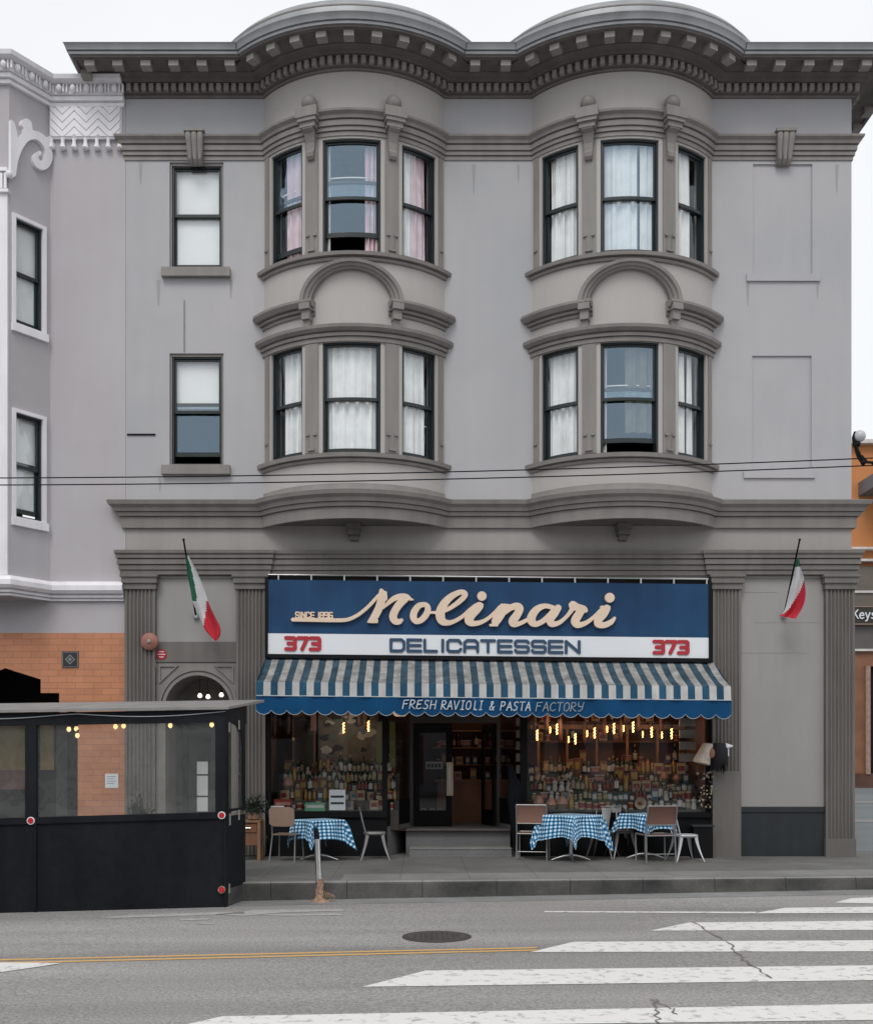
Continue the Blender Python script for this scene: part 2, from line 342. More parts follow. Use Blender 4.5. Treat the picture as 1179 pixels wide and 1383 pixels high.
# flat drawings of strokes -> solid letters (marching squares on a distance field)
def letters(strokes, res, thick, m, box=False):
    mb = MB(); P = [p for s in strokes for p in s]
    x0 = min(p[0] - p[2] for p in P) - res; x1 = max(p[0] + p[2] for p in P) + res
    y0 = min(p[1] - p[2] for p in P) - res; y1 = max(p[1] + p[2] for p in P) + res
    xs = np.arange(x0, x1 + res, res); ys = np.arange(y0, y1 + res, res)
    X, Y = np.meshgrid(xs, ys); Fd = np.full(X.shape, -1e3)
    for s in strokes:
        if len(s) == 1: s = [s[0], (s[0][0] + 1e-3, s[0][1], s[0][2])]
        for a, b in zip(s, s[1:]):
            dx, dy = b[0] - a[0], b[1] - a[1]; L2 = dx * dx + dy * dy + 1e-12
            t = np.clip(((X - a[0]) * dx + (Y - a[1]) * dy) / L2, 0, 1)
            ex, ey = X - a[0] - t * dx, Y - a[1] - t * dy
            dist = np.maximum(abs(ex), abs(ey)) if box else np.hypot(ex, ey)
            Fd = np.maximum(Fd, (a[2] + (b[2] - a[2]) * t) / 2 - dist)
    ny, nx = Fd.shape; IN = Fd > 0
    def fr(p): return m(p[0], p[1], 0.0)
    def bk(p): return m(p[0], p[1], thick)
    full = IN[:-1, :-1] & IN[1:, :-1] & IN[:-1, 1:] & IN[1:, 1:]
    anyc = IN[:-1, :-1] | IN[1:, :-1] | IN[:-1, 1:] | IN[1:, 1:]
    for j in range(ny - 1):
        i = 0
        while i < nx - 1:
            if full[j, i]:
                k = i
                while k < nx - 1 and full[j, k]: k += 1
                mb.quad(fr((xs[i], ys[j])), fr((xs[k], ys[j])), fr((xs[k], ys[j + 1])), fr((xs[i], ys[j + 1]))); i = k
            elif anyc[j, i]:
                c = [(xs[i], ys[j], Fd[j, i]), (xs[i + 1], ys[j], Fd[j, i + 1]), (xs[i + 1], ys[j + 1], Fd[j + 1, i + 1]), (xs[i], ys[j + 1], Fd[j + 1, i])]
                poly = []; cr = []
                for q in range(4):
                    a, b = c[q], c[(q + 1) % 4]
                    if a[2] > 0: poly.append((a[0], a[1]))
                    if (a[2] > 0) != (b[2] > 0):
                        t = a[2] / (a[2] - b[2]); e = (a[0] + (b[0] - a[0]) * t, a[1] + (b[1] - a[1]) * t); poly.append(e); cr.append(e)
                if len(poly) > 2: mb.quad(*[fr(p) for p in poly])
                if len(cr) == 2: mb.quad(fr(cr[0]), fr(cr[1]), bk(cr[1]), bk(cr[0]))
                i += 1
            else: i += 1
    return mb
GL = {  # glyphs: unit box, y down from 0 (top) to 1
 'D': [[(0,0),(.8,0),(1,.2),(1,.8),(.8,1),(0,1),(0,0)]], 'E': [[(1,0),(0,0),(0,1),(1,1)],[(0,.5),(.95,.5)]],
 'L': [[(0,0),(0,1),(.9,1)]], 'I': [[(.5,0),(.5,1)]], 'C': [[(1,.25),(.85,0),(.15,0),(0,.15),(0,.85),(.15,1),(.85,1),(1,.8)]],
 'A': [[(0,1),(0,.2),(.2,0),(.8,0),(1,.2),(1,1)],[(0,.6),(1,.6)]], 'T': [[(0,0),(1,0)],[(.5,0),(.5,1)]],
 'S': [[(1,.15),(.88,0),(.12,0),(0,.12),(0,.4),(.12,.5),(.88,.5),(1,.6),(1,.88),(.88,1),(.12,1),(0,.85)]], 'N': [[(0,1),(0,0),(1,1),(1,0)]],
 '3': [[(0,0),(.9,0),(1,.1),(1,.4),(.9,.5),(.25,.5)],[(.9,.5),(1,.6),(1,.9),(.9,1),(0,1)]], '7': [[(0,0),(1,0),(.75,.45),(.42,1)]],
 '1': [[(.2,.1),(.5,0),(.5,1)]], '8': [[(0,0),(1,0),(1,1),(0,1),(0,0)],[(0,.5),(1,.5)]], '9': [[(1,.5),(0,.5),(0,0),(1,0),(1,1),(0,1)]], '6': [[(1,0),(0,0),(0,1),(1,1),(1,.5),(0,.5)]],
}
GH = {
 'F': [[(.9,0),(.1,.05),(0,1)],[(.05,.45),(.7,.42)]], 'R': [[(0,1),(.1,0),(.6,0),(.85,.2),(.6,.45),(.05,.5),(.9,1)]], 'E': [[(.9,0),(.2,.05),(.1,.45),(.7,.45),(.1,.5),(0,.9),(.3,1),(.85,.9)]],
 'S': [[(.9,.1),(.6,0),(.2,.1),(.25,.4),(.75,.6),(.7,.9),(.3,1),(0,.9)]], 'H': [[(.1,0),(0,1)],[(.95,0),(.85,1)],[(.05,.5),(.9,.48)]], 'A': [[(0,1),(.5,0),(.95,1)],[(.2,.65),(.8,.62)]],
 'V': [[(0,0),(.45,1),(1,0)]], 'I': [[(.3,0),(.8,0)],[(.55,0),(.5,1)],[(.2,1),(.75,1)]], 'O': [[(.5,0),(.15,.15),(0,.5),(.1,.9),(.45,1),(.8,.85),(.95,.5),(.8,.1),(.5,0)]],
 'L': [[(.5,0),(.45,1),(.9,1)]], '&': [[(.9,1),(.25,.3),(.3,.03),(.55,0),(.65,.2),(.1,.65),(.1,.9),(.4,1),(.95,.6)]], 'P': [[(0,1),(.1,0),(.65,.03),(.8,.25),(.6,.48),(.05,.52)]],
 'T': [[(0,.03),(1,0)],[(.5,0),(.45,1)]], 'C': [[(.9,.15),(.6,0),(.2,.15),(0,.5),(.15,.9),(.5,1),(.9,.85)]], 'Y': [[(.05,0),(.1,.4),(.5,.5),(.85,.4)],[(.95,0),(.8,.7),(.45,1),(.1,.95)]],
 'K': [[(0,0),(0,1)],[(.85,0),(.03,.55)],[(.25,.42),(.9,1)]], 'e': [[(.05,.66),(.85,.62),(.8,.42),(.5,.32),(.15,.45),(.05,.7),(.2,.95),(.5,1),(.85,.9)]],
 'y': [[(.05,.33),(.45,1)],[(.9,.33),(.45,1),(.3,1.25),(.05,1.3)]], 's': [[(.8,.4),(.5,.32),(.15,.42),(.25,.6),(.7,.72),(.75,.9),(.45,1),(.05,.93)]],
 'M': [[(0,1),(.1,0),(.5,.7),(.9,0),(1,1)]],
}
def word(txt, x0, x1, y0, y1, w, G_=GL, gap=0.32, drop=0.0, narrow='I1', slant=0.0):
    wd = [0.16 if c in narrow and G_ is GL else (0.55 if c == ' ' else 1.0) for c in txt]
    tot = sum(wd) + gap * (len(txt) - 1); k = (x1 - x0 - w) / tot; x = x0 + w / 2; out = []; h = y1 - y0 - w
    for c, q in zip(txt, wd):
        if c != ' ':
            for st in G_[c]:
                out.append([(x + (p[0] if q == 1 else (0.5 if c in 'I' else p[0])) * k * q + slant * (1 - p[1]) * h, y0 + w / 2 + p[1] * h + drop * (x - x0) / (x1 - x0), w) for p in st])
        x += (q + gap) * k
    return out

# ================================================================== world / light / camera
w = bpy.data.worlds.new('World'); S.world = w; w.use_nodes = True
nt = w.node_tree; N = nt.nodes; L = nt.links
bg = N['Background']; bg.inputs['Strength'].default_value = 0.10
SUN_EL, SUN_AZ = math.radians(52), math.radians(-14)   # behind the camera, a little to its left
sky = N.new('ShaderNodeTexSky'); sky.sky_type = 'NISHITA'; sky.sun_disc = False; sky.sun_elevation = SUN_EL; sky.sun_rotation = PI - SUN_AZ; sky.air_density = 1.0; sky.dust_density = 3.0
tc = N.new('ShaderNodeTexCoord'); cn = N.new('ShaderNodeTexNoise'); cn.inputs['Scale'].default_value = 1.6; cn.inputs['Detail'].default_value = 5
L.new(tc.outputs['Generated'], cn.inputs[0])
cr = N.new('ShaderNodeValToRGB'); cr.color_ramp.elements[0].position = 0.3; cr.color_ramp.elements[1].position = 0.7
cr.color_ramp.elements[0].color = (0.81, 0.84, 0.87, 1); cr.color_ramp.elements[1].color = (0.945, 0.95, 0.955, 1)
L.new(cn.outputs['Fac'], cr.inputs[0])
sc = N.new('ShaderNodeVectorMath'); sc.operation = 'SCALE'; sc.inputs['Scale'].default_value = 9.4; L.new(cr.outputs[0], sc.inputs[0])
mx = N.new('ShaderNodeMix'); mx.data_type = 'RGBA'; mx.inputs[0].default_value = 0.9
L.new(sky.outputs[0], mx.inputs[6]); L.new(sc.outputs[0], mx.inputs[7]); L.new(mx.outputs[2], bg.inputs['Color'])
sl = bpy.data.lights.new('sun', 'SUN'); sl.energy = 1.1; sl.angle = math.radians(25); sl.color = (1.0, 0.96, 0.9)
so = bpy.data.objects.new('sun', sl); COL.objects.link(so)
dv = Vector((math.sin(SUN_AZ) * math.cos(SUN_EL), -math.cos(SUN_AZ) * math.cos(SUN_EL), math.sin(SUN_EL)))
so.rotation_euler = dv.to_track_quat('Z', 'Y').to_euler(); so.location = (0, -20, 30)
cam = bpy.data.cameras.new('camera'); co = bpy.data.objects.new('camera', cam); COL.objects.link(co); S.camera = co
co.location = (0, -D, CZ); co.rotation_euler = (PI / 2, 0, 0)
cam.sensor_fit = 'HORIZONTAL'; cam.sensor_width = 36; cam.lens = 36 * F / 1179
cam.shift_x = (589.5 - CX) / 1179; cam.shift_y = (CYH - 691.5) / 1179; cam.clip_end = 500
S.view_settings.view_transform = 'Standard'; S.view_settings.look = 'None'; S.view_settings.exposure = 0.25; S.view_settings.gamma = 1
S.render.engine = 'CYCLES'

# ================================================================== ground
kerb_y = lambda x: -3.95 + (x + 2.34) * 0.0843
def road():
    mb = MB(); xs = [-150, -20, 0, 20, 150]
    for a, b in zip(xs, xs[1:]): mb.quad((a, -150, road_z(a)), (b, -150, road_z(b)), (b, 260, road_z(b)), (a, 260, road_z(a)))
    struct(build('road', mb, M['asphalt']))
    mb = MB()
    xs = [-16 + k * 1.0 for k in range(41)]
    for a, b in zip(xs, xs[1:]):
        mb.quad((a, kerb_y(a) + 0.16, 0), (b, kerb_y(b) + 0.16, 0), (b, 1.0, 0), (a, 1.0, 0))
        mb.quad((a, 1.0, 0), (b, 1.0, 0), (b, 14, 0.03), (a, 14, 0.03)) if a >= 7.5 and False else None
    struct(build('sidewalk', mb, M['conc']))
    mb = MB()
    for a, b in zip(xs, xs[1:]):
        ya, yb = kerb_y(a), kerb_y(b)
        g = 0.006
        P = lambda x, y: [(x, y + 0.16, 0.003), (x, y + 0.03, 0.003), (x, y + 0.008, -0.008), (x, y, -0.03), (x, y - 0.012, road_z(x) - 0.01)]
        pa, pb = P(a + g, ya), P(b, yb)
        for q in range(4): mb.quad(pa[q], pb[q], pb[q + 1], pa[q + 1], mi=0 if q < 2 else 1)
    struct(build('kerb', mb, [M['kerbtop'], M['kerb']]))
    mb = MB(); xs = [-1.1 + 0.5 * k for k in range(28)]
    for a, b in zip(xs, xs[1:]): mb.quad((a, kerb_y(a) + 0.17, 0.004), (b, kerb_y(b) + 0.17, 0.004), (b, kerb_y(b) + 0.95, 0.004), (a, kerb_y(a) + 0.95, 0.004))
    struct(build('pavement_strip', mb, M['strip']))
    mb = MB()      # side street climbing behind the corner
    mb.quad((7.2, 1.0, 0.002), (40, 1.0, 0.002), (40, 17.2, 0.75), (7.2, 17.2, 0.75)); mb.quad((7.2, 17.2, 0.75), (40, 17.2, 0.75), (40, 60, 0.75), (7.2, 60, 0.75))
    struct(build('side_street', mb, mat('side_street_concrete', (0.155, 0.175, 0.185), 0.8, 0.12, 0.6)))
    mb = MB()
    for y, z in ((6.0, 0.235), (11.0, 0.468)): mb.quad((7.25, y, z + 0.004), (30, y, z + 0.004), (30, y + 0.6, z + 0.032), (7.25, y + 0.6, z + 0.032))
    struct(build('side_street_kerb_line', mb, M['kerbtop']))
road()
def ground_poly(name, pts, m, lift=0.004, label=None):
    mb = MB(); v = []
    for p in pts:
        x, y = p if len(p) == 2 and isinstance(p[0], float) and abs(p[0]) < 40 and abs(p[1]) < 40 else G(*p)
        v.append((x, y, road_z(x) + lift))
    mb.quad(*v); return struct(build(name, mb, m))
def paint_mat(name, base, wear):
    m, nt, bs = newmat(name); N = nt.nodes; L = nt.links
    tc = N.new('ShaderNodeTexCoord'); n = N.new('ShaderNodeTexNoise'); n.inputs['Scale'].default_value = 9; n.inputs['Detail'].default_value = 9; n.inputs['Roughness'].default_value = 0.7
    L.new(tc.outputs['Object'], n.inputs[0]); c = N.new('ShaderNodeValToRGB'); e = c.color_ramp.elements
    e[0].position = wear - 0.06; e[0].color = (0.36, 0.35, 0.34, 1); e[1].position = wear + 0.05; e[1].color = (*base, 1)
    L.new(n.outputs[0], c.inputs[0]); L.new(c.outputs[0], bs.inputs['Base Color']); bs.inputs['Roughness'].default_value = 0.7
    return m
M['stripe'] = paint_mat('crosswalk_paint', (0.71, 0.70, 0.69), 0.415)
M['worn'] = paint_mat('worn_paint', (0.42, 0.42, 0.415), 0.50)
M['yellow'] = paint_mat('yellow_paint', (0.60, 0.36, 0.13), 0.38)
def ext(a, b, x):   # extend the ground line a->b to world x
    (x0, y0), (x1, y1) = G(*a), G(*b); return (float(x), y0 + (y1 - y0) * (x - x0) / (x1 - x0))
for tl, tr, bl, br in [((930, 1247), (1179, 1244.5), (878, 1258), (1179, 1257)), ((775, 1273), (1179, 1271), (716, 1287), (1179, 1286)),
                       ((575, 1312), (1179, 1305), (489, 1334), (1179, 1325)), ((300, 1374), (1179, 1357), (225, 1391), (1179, 1379)),
                       ((1060, 1227), (1179, 1225.5), (1018, 1234.5), (1179, 1234)), ((1150, 1214), (1179, 1213), (1127, 1220), (1179, 1221))]:
    ground_poly('crosswalk_stripe', [tl, ext(tl, tr, 12.0), ext(bl, br, 12.0), bl], M['stripe'])
ground_poly('crosswalk_stripe', [(0, 1301.5), (85, 1302), (40, 1309), (-10, 1316), (-60, 1322), (-60, 1303)], M['stripe'], 0.006)
ground_poly('lane_line', [(735, 1231.5), (1022, 1232.5), (1020, 1234.5), (735, 1233)], M['stripe'])
for dy in (0, 4.3):
    a, b = (0, 1298.5 + dy), (722, 1282 + dy * 0.75)
    ax, ay = ext(a, b, -12.0); bx, by = G(*b); t = 0.075
    ground_poly('lane_line', [(ax, ay), (bx, by), (bx + 0.05, by + t), (ax, ay + t)], M['yellow'], 0.004)
for pts in [[(135, 1240), (200, 1236), (330, 1232), (330, 1235), (220, 1239), (150, 1241)], [(290, 1236), (345, 1230), (462, 1229), (466, 1231), (380, 1233.5), (330, 1238)],
            [(345, 1236.5), (455, 1234.5), (465, 1237), (380, 1238)], [(240, 1242), (285, 1241), (280, 1243.5), (245, 1244)], [(262, 1249), (290, 1247.5), (288, 1249.5)]]:
    ground_poly('road_marking', pts, M['worn'])
def crack(pts, wd):
    mb = MB(); P = [Vector(G(*p)) for p in pts]; Q = []
    for a, b in zip(P, P[1:]):
        n = 6
        for k in range(n): Q.append(a + (b - a) * k / n + Vector((random.uniform(-.03, .03), random.uniform(-.03, .03))))
    Q.append(P[-1])
    for a, b in zip(Q, Q[1:]):
        t = (b - a).normalized(); n = Vector((-t.y, t.x)) * wd * random.uniform(0.25, 0.8)
        mb.quad(*[(p.x, p.y, road_z(p.x) + 0.009) for p in (a - n, b - n, b + n, a + n)])
    struct(build('road_crack', mb, mat('crack_dark', (0.17, 0.15, 0.135), 0.9)))
crack([(935, 1246), (975, 1268), (990, 1282), (1008, 1300), (1042, 1323)], 0.014)
crack([(885, 1352), (890, 1362), (886, 1375), (892, 1388)], 0.012)
crack([(880, 1350), (905, 1362), (915, 1372)], 0.010)
# smooth gutter pan along the kerb and an old patch in the asphalt
mb = MB(); xs = [-16 + 1.0 * k for k in range(41)]
for a, b in zip(xs, xs[1:]): mb.quad((a, kerb_y(a) - 0.012, road_z(a) + 0.003), (b, kerb_y(b) - 0.012, road_z(b) + 0.003), (b, kerb_y(b) - 0.50, road_z(b) + 0.003), (a, kerb_y(a) - 0.50, road_z(a) + 0.003))
struct(build('gutter_pan', mb, concrete('gutter_concrete', (0.27, 0.272, 0.272), (0.15, 0.152, 0.155), False)))
# manhole cover
cx_, cy_ = G(590, 1266)
mh = thing('manhole_cover', 'dark round iron manhole cover set in the road', 'manhole cover', (cx_, cy_, road_z(cx_)))
mb = MB(); mb.lathe([(0.36, 0.002), (0.36, 0.007), (0.31, 0.007)], n=40); build('rim', mb, mat('iron_rim', (0.05, 0.045, 0.042), 0.8), mh)
mb = MB(); mb.lathe([(0.305, 0.002), (0.305, 0.010), (0.02, 0.011)], n=40)
for a in range(-5, 6):
    for b in range(-5, 6):
        if a * a + b * b < 22: mb.box(a * 0.056 - 0.016, a * 0.056 + 0.016, b * 0.056 - 0.016, b * 0.056 + 0.016, 0.0105, 0.0145)
build('lid', mb, mat('iron_lid', (0.06, 0.053, 0.05), 0.75, 0.3, 12), mh)

# ================================================================== MAIN BUILDING
B = thing('corner_building', 'grey three storey corner building with two rounded bays above a delicatessen', 'building', (1.1, 0, 0), st=True)
SAG = 0.72; HW = 1.52; R = (HW * HW + SAG * SAG) / (2 * SAG); TH = math.asin(HW / R)
BAYS = [(-1.144, 'left'), (3.375, 'right')]
XL, XR = -5.0, 7.25
def baymap(c):
    cy = R - SAG      # centre of circle
    def m(u, z, d):
        t = u / R; r = R - d; return (c + r * math.sin(t), cy - r * math.cos(t), z)
    return m
flat = lambda u, z, d: (u, d, z)
def arcpath(c, n=28, t0=-1.0, t1=1.0):
    return [(c + R * math.sin(TH * (t0 + (t1 - t0) * k / n)), (R - SAG) - R * math.cos(TH * (t0 + (t1 - t0) * k / n))) for k in range(n + 1)]
FULL = [(XL, 0.5), (XL, 0)] + arcpath(BAYS[0][0]) + arcpath(BAYS[1][0]) + [(XR, 0), (XR, 7.9)]
STR = [(XL, 0.02), (XL, 0), (XR, 0), (XR, 7.9)]

# walls
wb = MB(); rad = math.radians
ZB, ZT = 5.58, 13.10
Ub = R * TH
cw = R * rad(14.0); s0, s1 = R * rad(24.6), R * rad(44.5)
WZ = [(6.61, 8.42), (9.86, 11.72)]
bayholes = [(a, b, z0, z1) for z0, z1 in WZ for a, b in ((-cw, cw), (-s1, -s0), (s0, s1))]
fx0, fx1 = XX(229), XX(302)
flatwin = [(fx0, fx1, 6.62, 8.50), (fx0, fx1, 9.95, 11.73)]
blind = [(XX(1016), XX(1096), 6.56, 8.46), (XX(1017), XX(1097), 9.84, 11.70)]
sheet(wb, flat, XL, BAYS[0][0] - HW, ZB, ZT, flatwin, 0.28)
sheet(wb, flat, BAYS[0][0] + HW, BAYS[1][0] - HW, ZB, ZT, [], 0.2)
sheet(wb, flat, BAYS[1][0] + HW, XR, ZB, ZT, blind, 0.03)
for b in blind: wb.quad(*[flat(u, z, 0.03) for u, z in ((b[0], b[2]), (b[1], b[2]), (b[1], b[3]), (b[0], b[3]))])
fzb = MB(); fzb.quad((XL, 0, 4.7), (XR, 0, 4.7), (XR, 0, 5.58), (XL, 0, 5.58)); build('frieze', fzb, M['frieze'], B)
wb.quad((XR, 0, -0.1), (XR, 8, -0.1), (XR, 8, ZT), (XR, 0, ZT)); wb.quad((XL, 0.0, 0), (XL, 8, 0), (XL, 8, ZT), (XL, 0.0, ZT)); wb.quad((XL, 8, 0), (XR, 8, 0), (XR, 8, ZT), (XL, 8, ZT))
build('wall', wb, M['wall'], B)
mb = MB(); mb.quad((XL, 0, 13.04), (XR, 0, 13.04), (XR, 8, 13.04), (XL, 8, 13.04)); build('roof', mb, M['roofmetal'], B)
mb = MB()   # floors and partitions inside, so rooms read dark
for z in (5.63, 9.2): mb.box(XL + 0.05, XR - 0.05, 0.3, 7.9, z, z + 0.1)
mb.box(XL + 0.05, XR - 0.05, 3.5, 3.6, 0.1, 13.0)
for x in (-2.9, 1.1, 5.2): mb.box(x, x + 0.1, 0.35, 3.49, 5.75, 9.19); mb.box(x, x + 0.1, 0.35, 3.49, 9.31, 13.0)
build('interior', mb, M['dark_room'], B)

bays = []
for c, side in BAYS:
    m = baymap(c); mb = MB()
    sheet(mb, m, -Ub, Ub, 5.60, 12.95, bayholes, 0.22, du=0.13)
    bay = build('bay', mb, M['wallw'], B, smooth=30); bays.append(bay)
    # underside
    mb = MB(); mb.quad(*([(x, y, 5.58) for x, y in arcpath(c)])); build('bay_soffit', mb, M['lower'], bay)
    for z0, z1 in ((8.42, 8.66), (6.46, 6.61), (9.72, 9.86)):
        mb = MB(); p = arcpath(c, 28, -1.0, 1.0)
        p = [(p[0][0] - 0.03, 0.05)] + p + [(p[-1][0] + 0.03, 0.05)]
        if z0 == 8.42: prof = [(0, z0), (0.03, z0), (0.03, z0 + 0.07), (0.06, z0 + 0.08), (0.06, z0 + 0.13), (0.09, z0 + 0.15), (0.14, z0 + 0.19), (0.15, z1), (0, z1 + 0.01)]
        else: prof = [(0, z0), (0.04, z0 + 0.01), (0.05, z0 + 0.05), (0.10, z0 + 0.07), (0.11, z1 - 0.015), (0, z1 + 0.003)]
        sweep(mb, p, prof); build('window_sill' if z0 != 8.42 else 'window_head', mb, M['trim'], bay, smooth=25)
    # skirt step under the lower sill
    mb = MB(); sweep(mb, arcpath(c), [(0, 6.12), (0.012, 6.12), (0.03, 6.0), (0.07, 5.93), (0, 5.93)]); build('skirt', mb, M['trim'], bay, smooth=25)
    # pilaster strips between the windows
    for z0, z1 in ((6.63, 8.41), (9.88, 11.74)):
        for s in (-1, 1):
            mb = MB(); a, b = sorted((s * (cw + 0.07), s * (s0 - 0.07)))
            mb.mbox(m, a, b, z0, z1, -0.025, 0.01, 2)
            for k in (a + 0.02, b - 0.075): mb.mbox(m, k, k + 0.055, z0 + 0.28, z0 + 0.315, -0.055, -0.02, 1)
            mb.mbox(m, (a + b) / 2 - 0.06, (a + b) / 2 + 0.06, z0 + 0.035, z0 + 0.07, -0.055, -0.02, 1)
            for k in (a + 0.055, b - 0.075): mb.mbox(m, k, k + 0.016, z0 + 0.07, z0 + 0.28, -0.035, -0.02, 1)
            build('pilaster', mb, M['trim'], bay)
            mb = MB(); a, b = sorted((s * (s1 + 0.05), s * (Ub - 0.05)))
            mb.mbox(m, a, b, z0, z1, -0.02, 0.01, 2); mb.mbox(m, a + 0.02, b - 0.02, z0 + 0.28, z0 + 0.31, -0.045, -0.015, 1)
            build('pilaster', mb, M['trim'], bay)
    # arched hood with wings
    mb = MB(); zc = 9.045
    prof = [(0.655, 0.0), (0.655, 0.08), (0.685, 0.09), (0.695, 0.13), (0.735, 0.14), (0.745, 0.18), (0.80, 0.19), (0.815, 0.16), (0.815, 0.0)]
    rings = []
    for k in range(33):
        ph = PI * k / 32
        rings.append([m(-r * math.cos(ph), zc + r * math.sin(ph) * 0.80, -o) for r, o in prof])
    mb.rings(rings, False, False)
    hood = build('arch_hood', mb, M['trim'], B, smooth=30)
    for s in (-1, 1):
        mb = MB(); n = 12; t0 = 0.60 / (R * TH)
        wp = [(0.0, 8.87), (0.03, 8.87), (0.04, 8.915), (0.08, 8.93), (0.09, 8.965), (0.14, 8.985), (0.19, 9.045), (0.19, 9.085), (0, 9.095)]
        pth = arcpath(c, n, t0, 1.0) if s > 0 else arcpath(c, n, -1.0, -t0)
        e = pth[-1] if s > 0 else pth[0]
        pth = pth + [(e[0] + 0.02, 0.1)] if s > 0 else [(e[0] - 0.02, 0.1)] + pth
        sweep(mb, pth, wp); build('hood_wing', mb, M['trim'], hood, smooth=25)
        mb = MB(); u = s * 0.715
        for (hw, z0, z1, o0, o1) in ((0.085, 8.93, 9.03, 0.0, 0.195), (0.065, 8.78, 8.93, 0.0, 0.15), (0.05, 8.68, 8.78, 0.0, 0.10), (0.07, 8.65, 8.69, 0.0, 0.08)):
            mb.mbox(m, u - hw, u + hw, z0, z1, -o1, 0.01, 2)
        build('hood_bracket', mb, M['trim'], hood)
    # scrolled consoles topped by balls
    for s in (-1, 1):
        u = s * R * rad(19.3); mb = MB()
        prof = [(0.0, 11.40), (0.06, 11.40), (0.09, 11.44), (0.10, 11.50), (0.07, 11.55), (0.075, 11.66), (0.12, 11.80), (0.19, 11.84), (0.19, 11.86)]
        rings = []
        for k, hw in ((0, 1), (1, 1)):
            rings.append([m(u + (hw * 2 * k - 1) * (0.055 + 0.03 * (z - 11.4) / 0.45), z, -o) for o, z in prof] + [m(u + (2 * k - 1) * 0.085, 11.86, 0.0)])
        mb.rings(rings, True, True)
        mb.mbox(m, u - 0.12, u + 0.12, 11.86, 11.94, -0.20, 0.0, 2); mb.mbox(m, u - 0.145, u + 0.145, 11.94, 12.0, -0.235, 0.0, 2)
        mb.mbox(m, u - 0.165, u + 0.165, 12.0, 12.16, -0.255, 0.0, 2); mb.mbox(m, u - 0.10, u + 0.10, 12.16, 12.2, -0.19, 0.0, 2)
        cns = build('console', mb, M['trim'], B)
        mb = MB(); mb.ball(m(u, 12.28, -0.10), 0.13, 16, 10); build('ball', mb, M['trim'], cns, smooth=60)
    # bracket below bay
    mb = MB()
    for hw, z0, z1, o in ((0.12, 5.48, 5.575, 0.30), (0.10, 5.40, 5.48, 0.22), (0.07, 5.32, 5.40, 0.12)): mb.box(c - hw, c + hw, -o, 0.0, z0, z1)
    build('corbel', mb, M['lower'], bay)

# mouldings following wall and bays
mb = MB()
sweep(mb, FULL, [(0, 11.755), (0.02, 11.755), (0.02, 11.82), (0.045, 11.83), (0.045, 11.89), (0.07, 11.90), (0.075, 11.98), (0.10, 12.0), (0.11, 12.05), (0.16, 12.085), (0.165, 12.12), (0, 12.13)])
build('upper_band', mb, M['trim'], B, smooth=25)
mb = MB()
sweep(mb, FULL, [(0.0, 5.54), (0.06, 5.54), (0.07, 5.72), (0.11, 5.73), (0.13, 5.79), (0.16, 5.80), (0.18, 5.86), (0.24, 5.90), (0.26, 5.965), (0.22, 5.98), (0, 6.0)])
build('belt_course', mb, M['trim'], B, smooth=25)
mb = MB()
for seg, e in (([(XL, 0.02), (XL, 0), (XX(360), 0), (XX(360), 0.02)], 0.045), ([(XX(360), 0.02), (XX(360), 0), (XX(959), 0), (XX(959), 0.02)], 0.0), ([(XX(959), 0.02), (XX(959), 0), (XR, 0), (XR, 7.9)], 0.045)):
    sweep(mb, seg, [(e, 4.74), (0.03 + e, 4.74), (0.03 + e, 4.82), (0.05 + e, 4.83), (0.05 + e, 4.91), (0.075 + e, 4.92), (0.07 + e, 5.0), (0.09 + e, 5.02), (0.09 + e, 5.07), (0.115 + e, 5.10), (0.115 + e, 5.15), (0, 5.17)])
build('shopfront_band', mb, M['lower'], B, smooth=25)
# main cornice
mb = MB()
sweep(mb, FULL, [(0, 12.80), (0.03, 12.80), (0.05, 12.83), (0.10, 12.84), (0.10, 12.97), (0.18, 12.98), (0.20, 13.03), (0.30, 13.06), (0.66, 13.06), (0.66, 13.04), (0.70, 13.04), (0.70, 13.08)])
cor = build('cornice', mb, M['cornice'], B, smooth=25)
mb = MB(); sweep(mb, FULL, [(0.70, 13.07), (0.73, 13.075), (0.735, 13.12), (0.76, 13.13), (0.78, 13.20), (0.80, 13.225), (0.70, 13.235), (0.3, 13.24), (0.0, 13.1)]); build('gutter', mb, M['gutter'], cor, smooth=25)
for c, _ in BAYS:       # low bowed roof over each bay
    mb = MB(); n = 40; RR = []
    a0 = TH * 1.0
    for k in range(n + 1):
        t = -1 + 2 * k / n; a = t * a0 * 0.985; h = 0.30 * max(0.0, 1 - t ** 4) ** 0.7
        row = []
        for rr, hh in ((0.795, 0.0), (0.79, 0.35), (0.76, 0.62), (0.70, 0.82), (0.60, 0.95), (0.3, 1.0), (-0.9, 1.0)):
            r = R + rr * (1 if rr > 0 else 1); row.append((c + r * math.sin(a), (R - SAG) - r * math.cos(a), 13.222 + h * hh))
        RR.append(row)
    mb.rings(RR, False, False); build('bay_roof', mb, M['gutter'], cor, smooth=50)
    mb = MB(); mb.rings([[(p[0] + (p[0] - c) * 0.004, p[1] - 0.008, p[2] - 0.01 + q) for q in (0, 0.02)] for p in [r[1] for r in RR]], False, False); build('roof_bead', mb, M['trim'], cor)
random.seed(77); GR = mat('paint_stain', (0.335, 0.33, 0.335), 0.8, 0.06, 3)
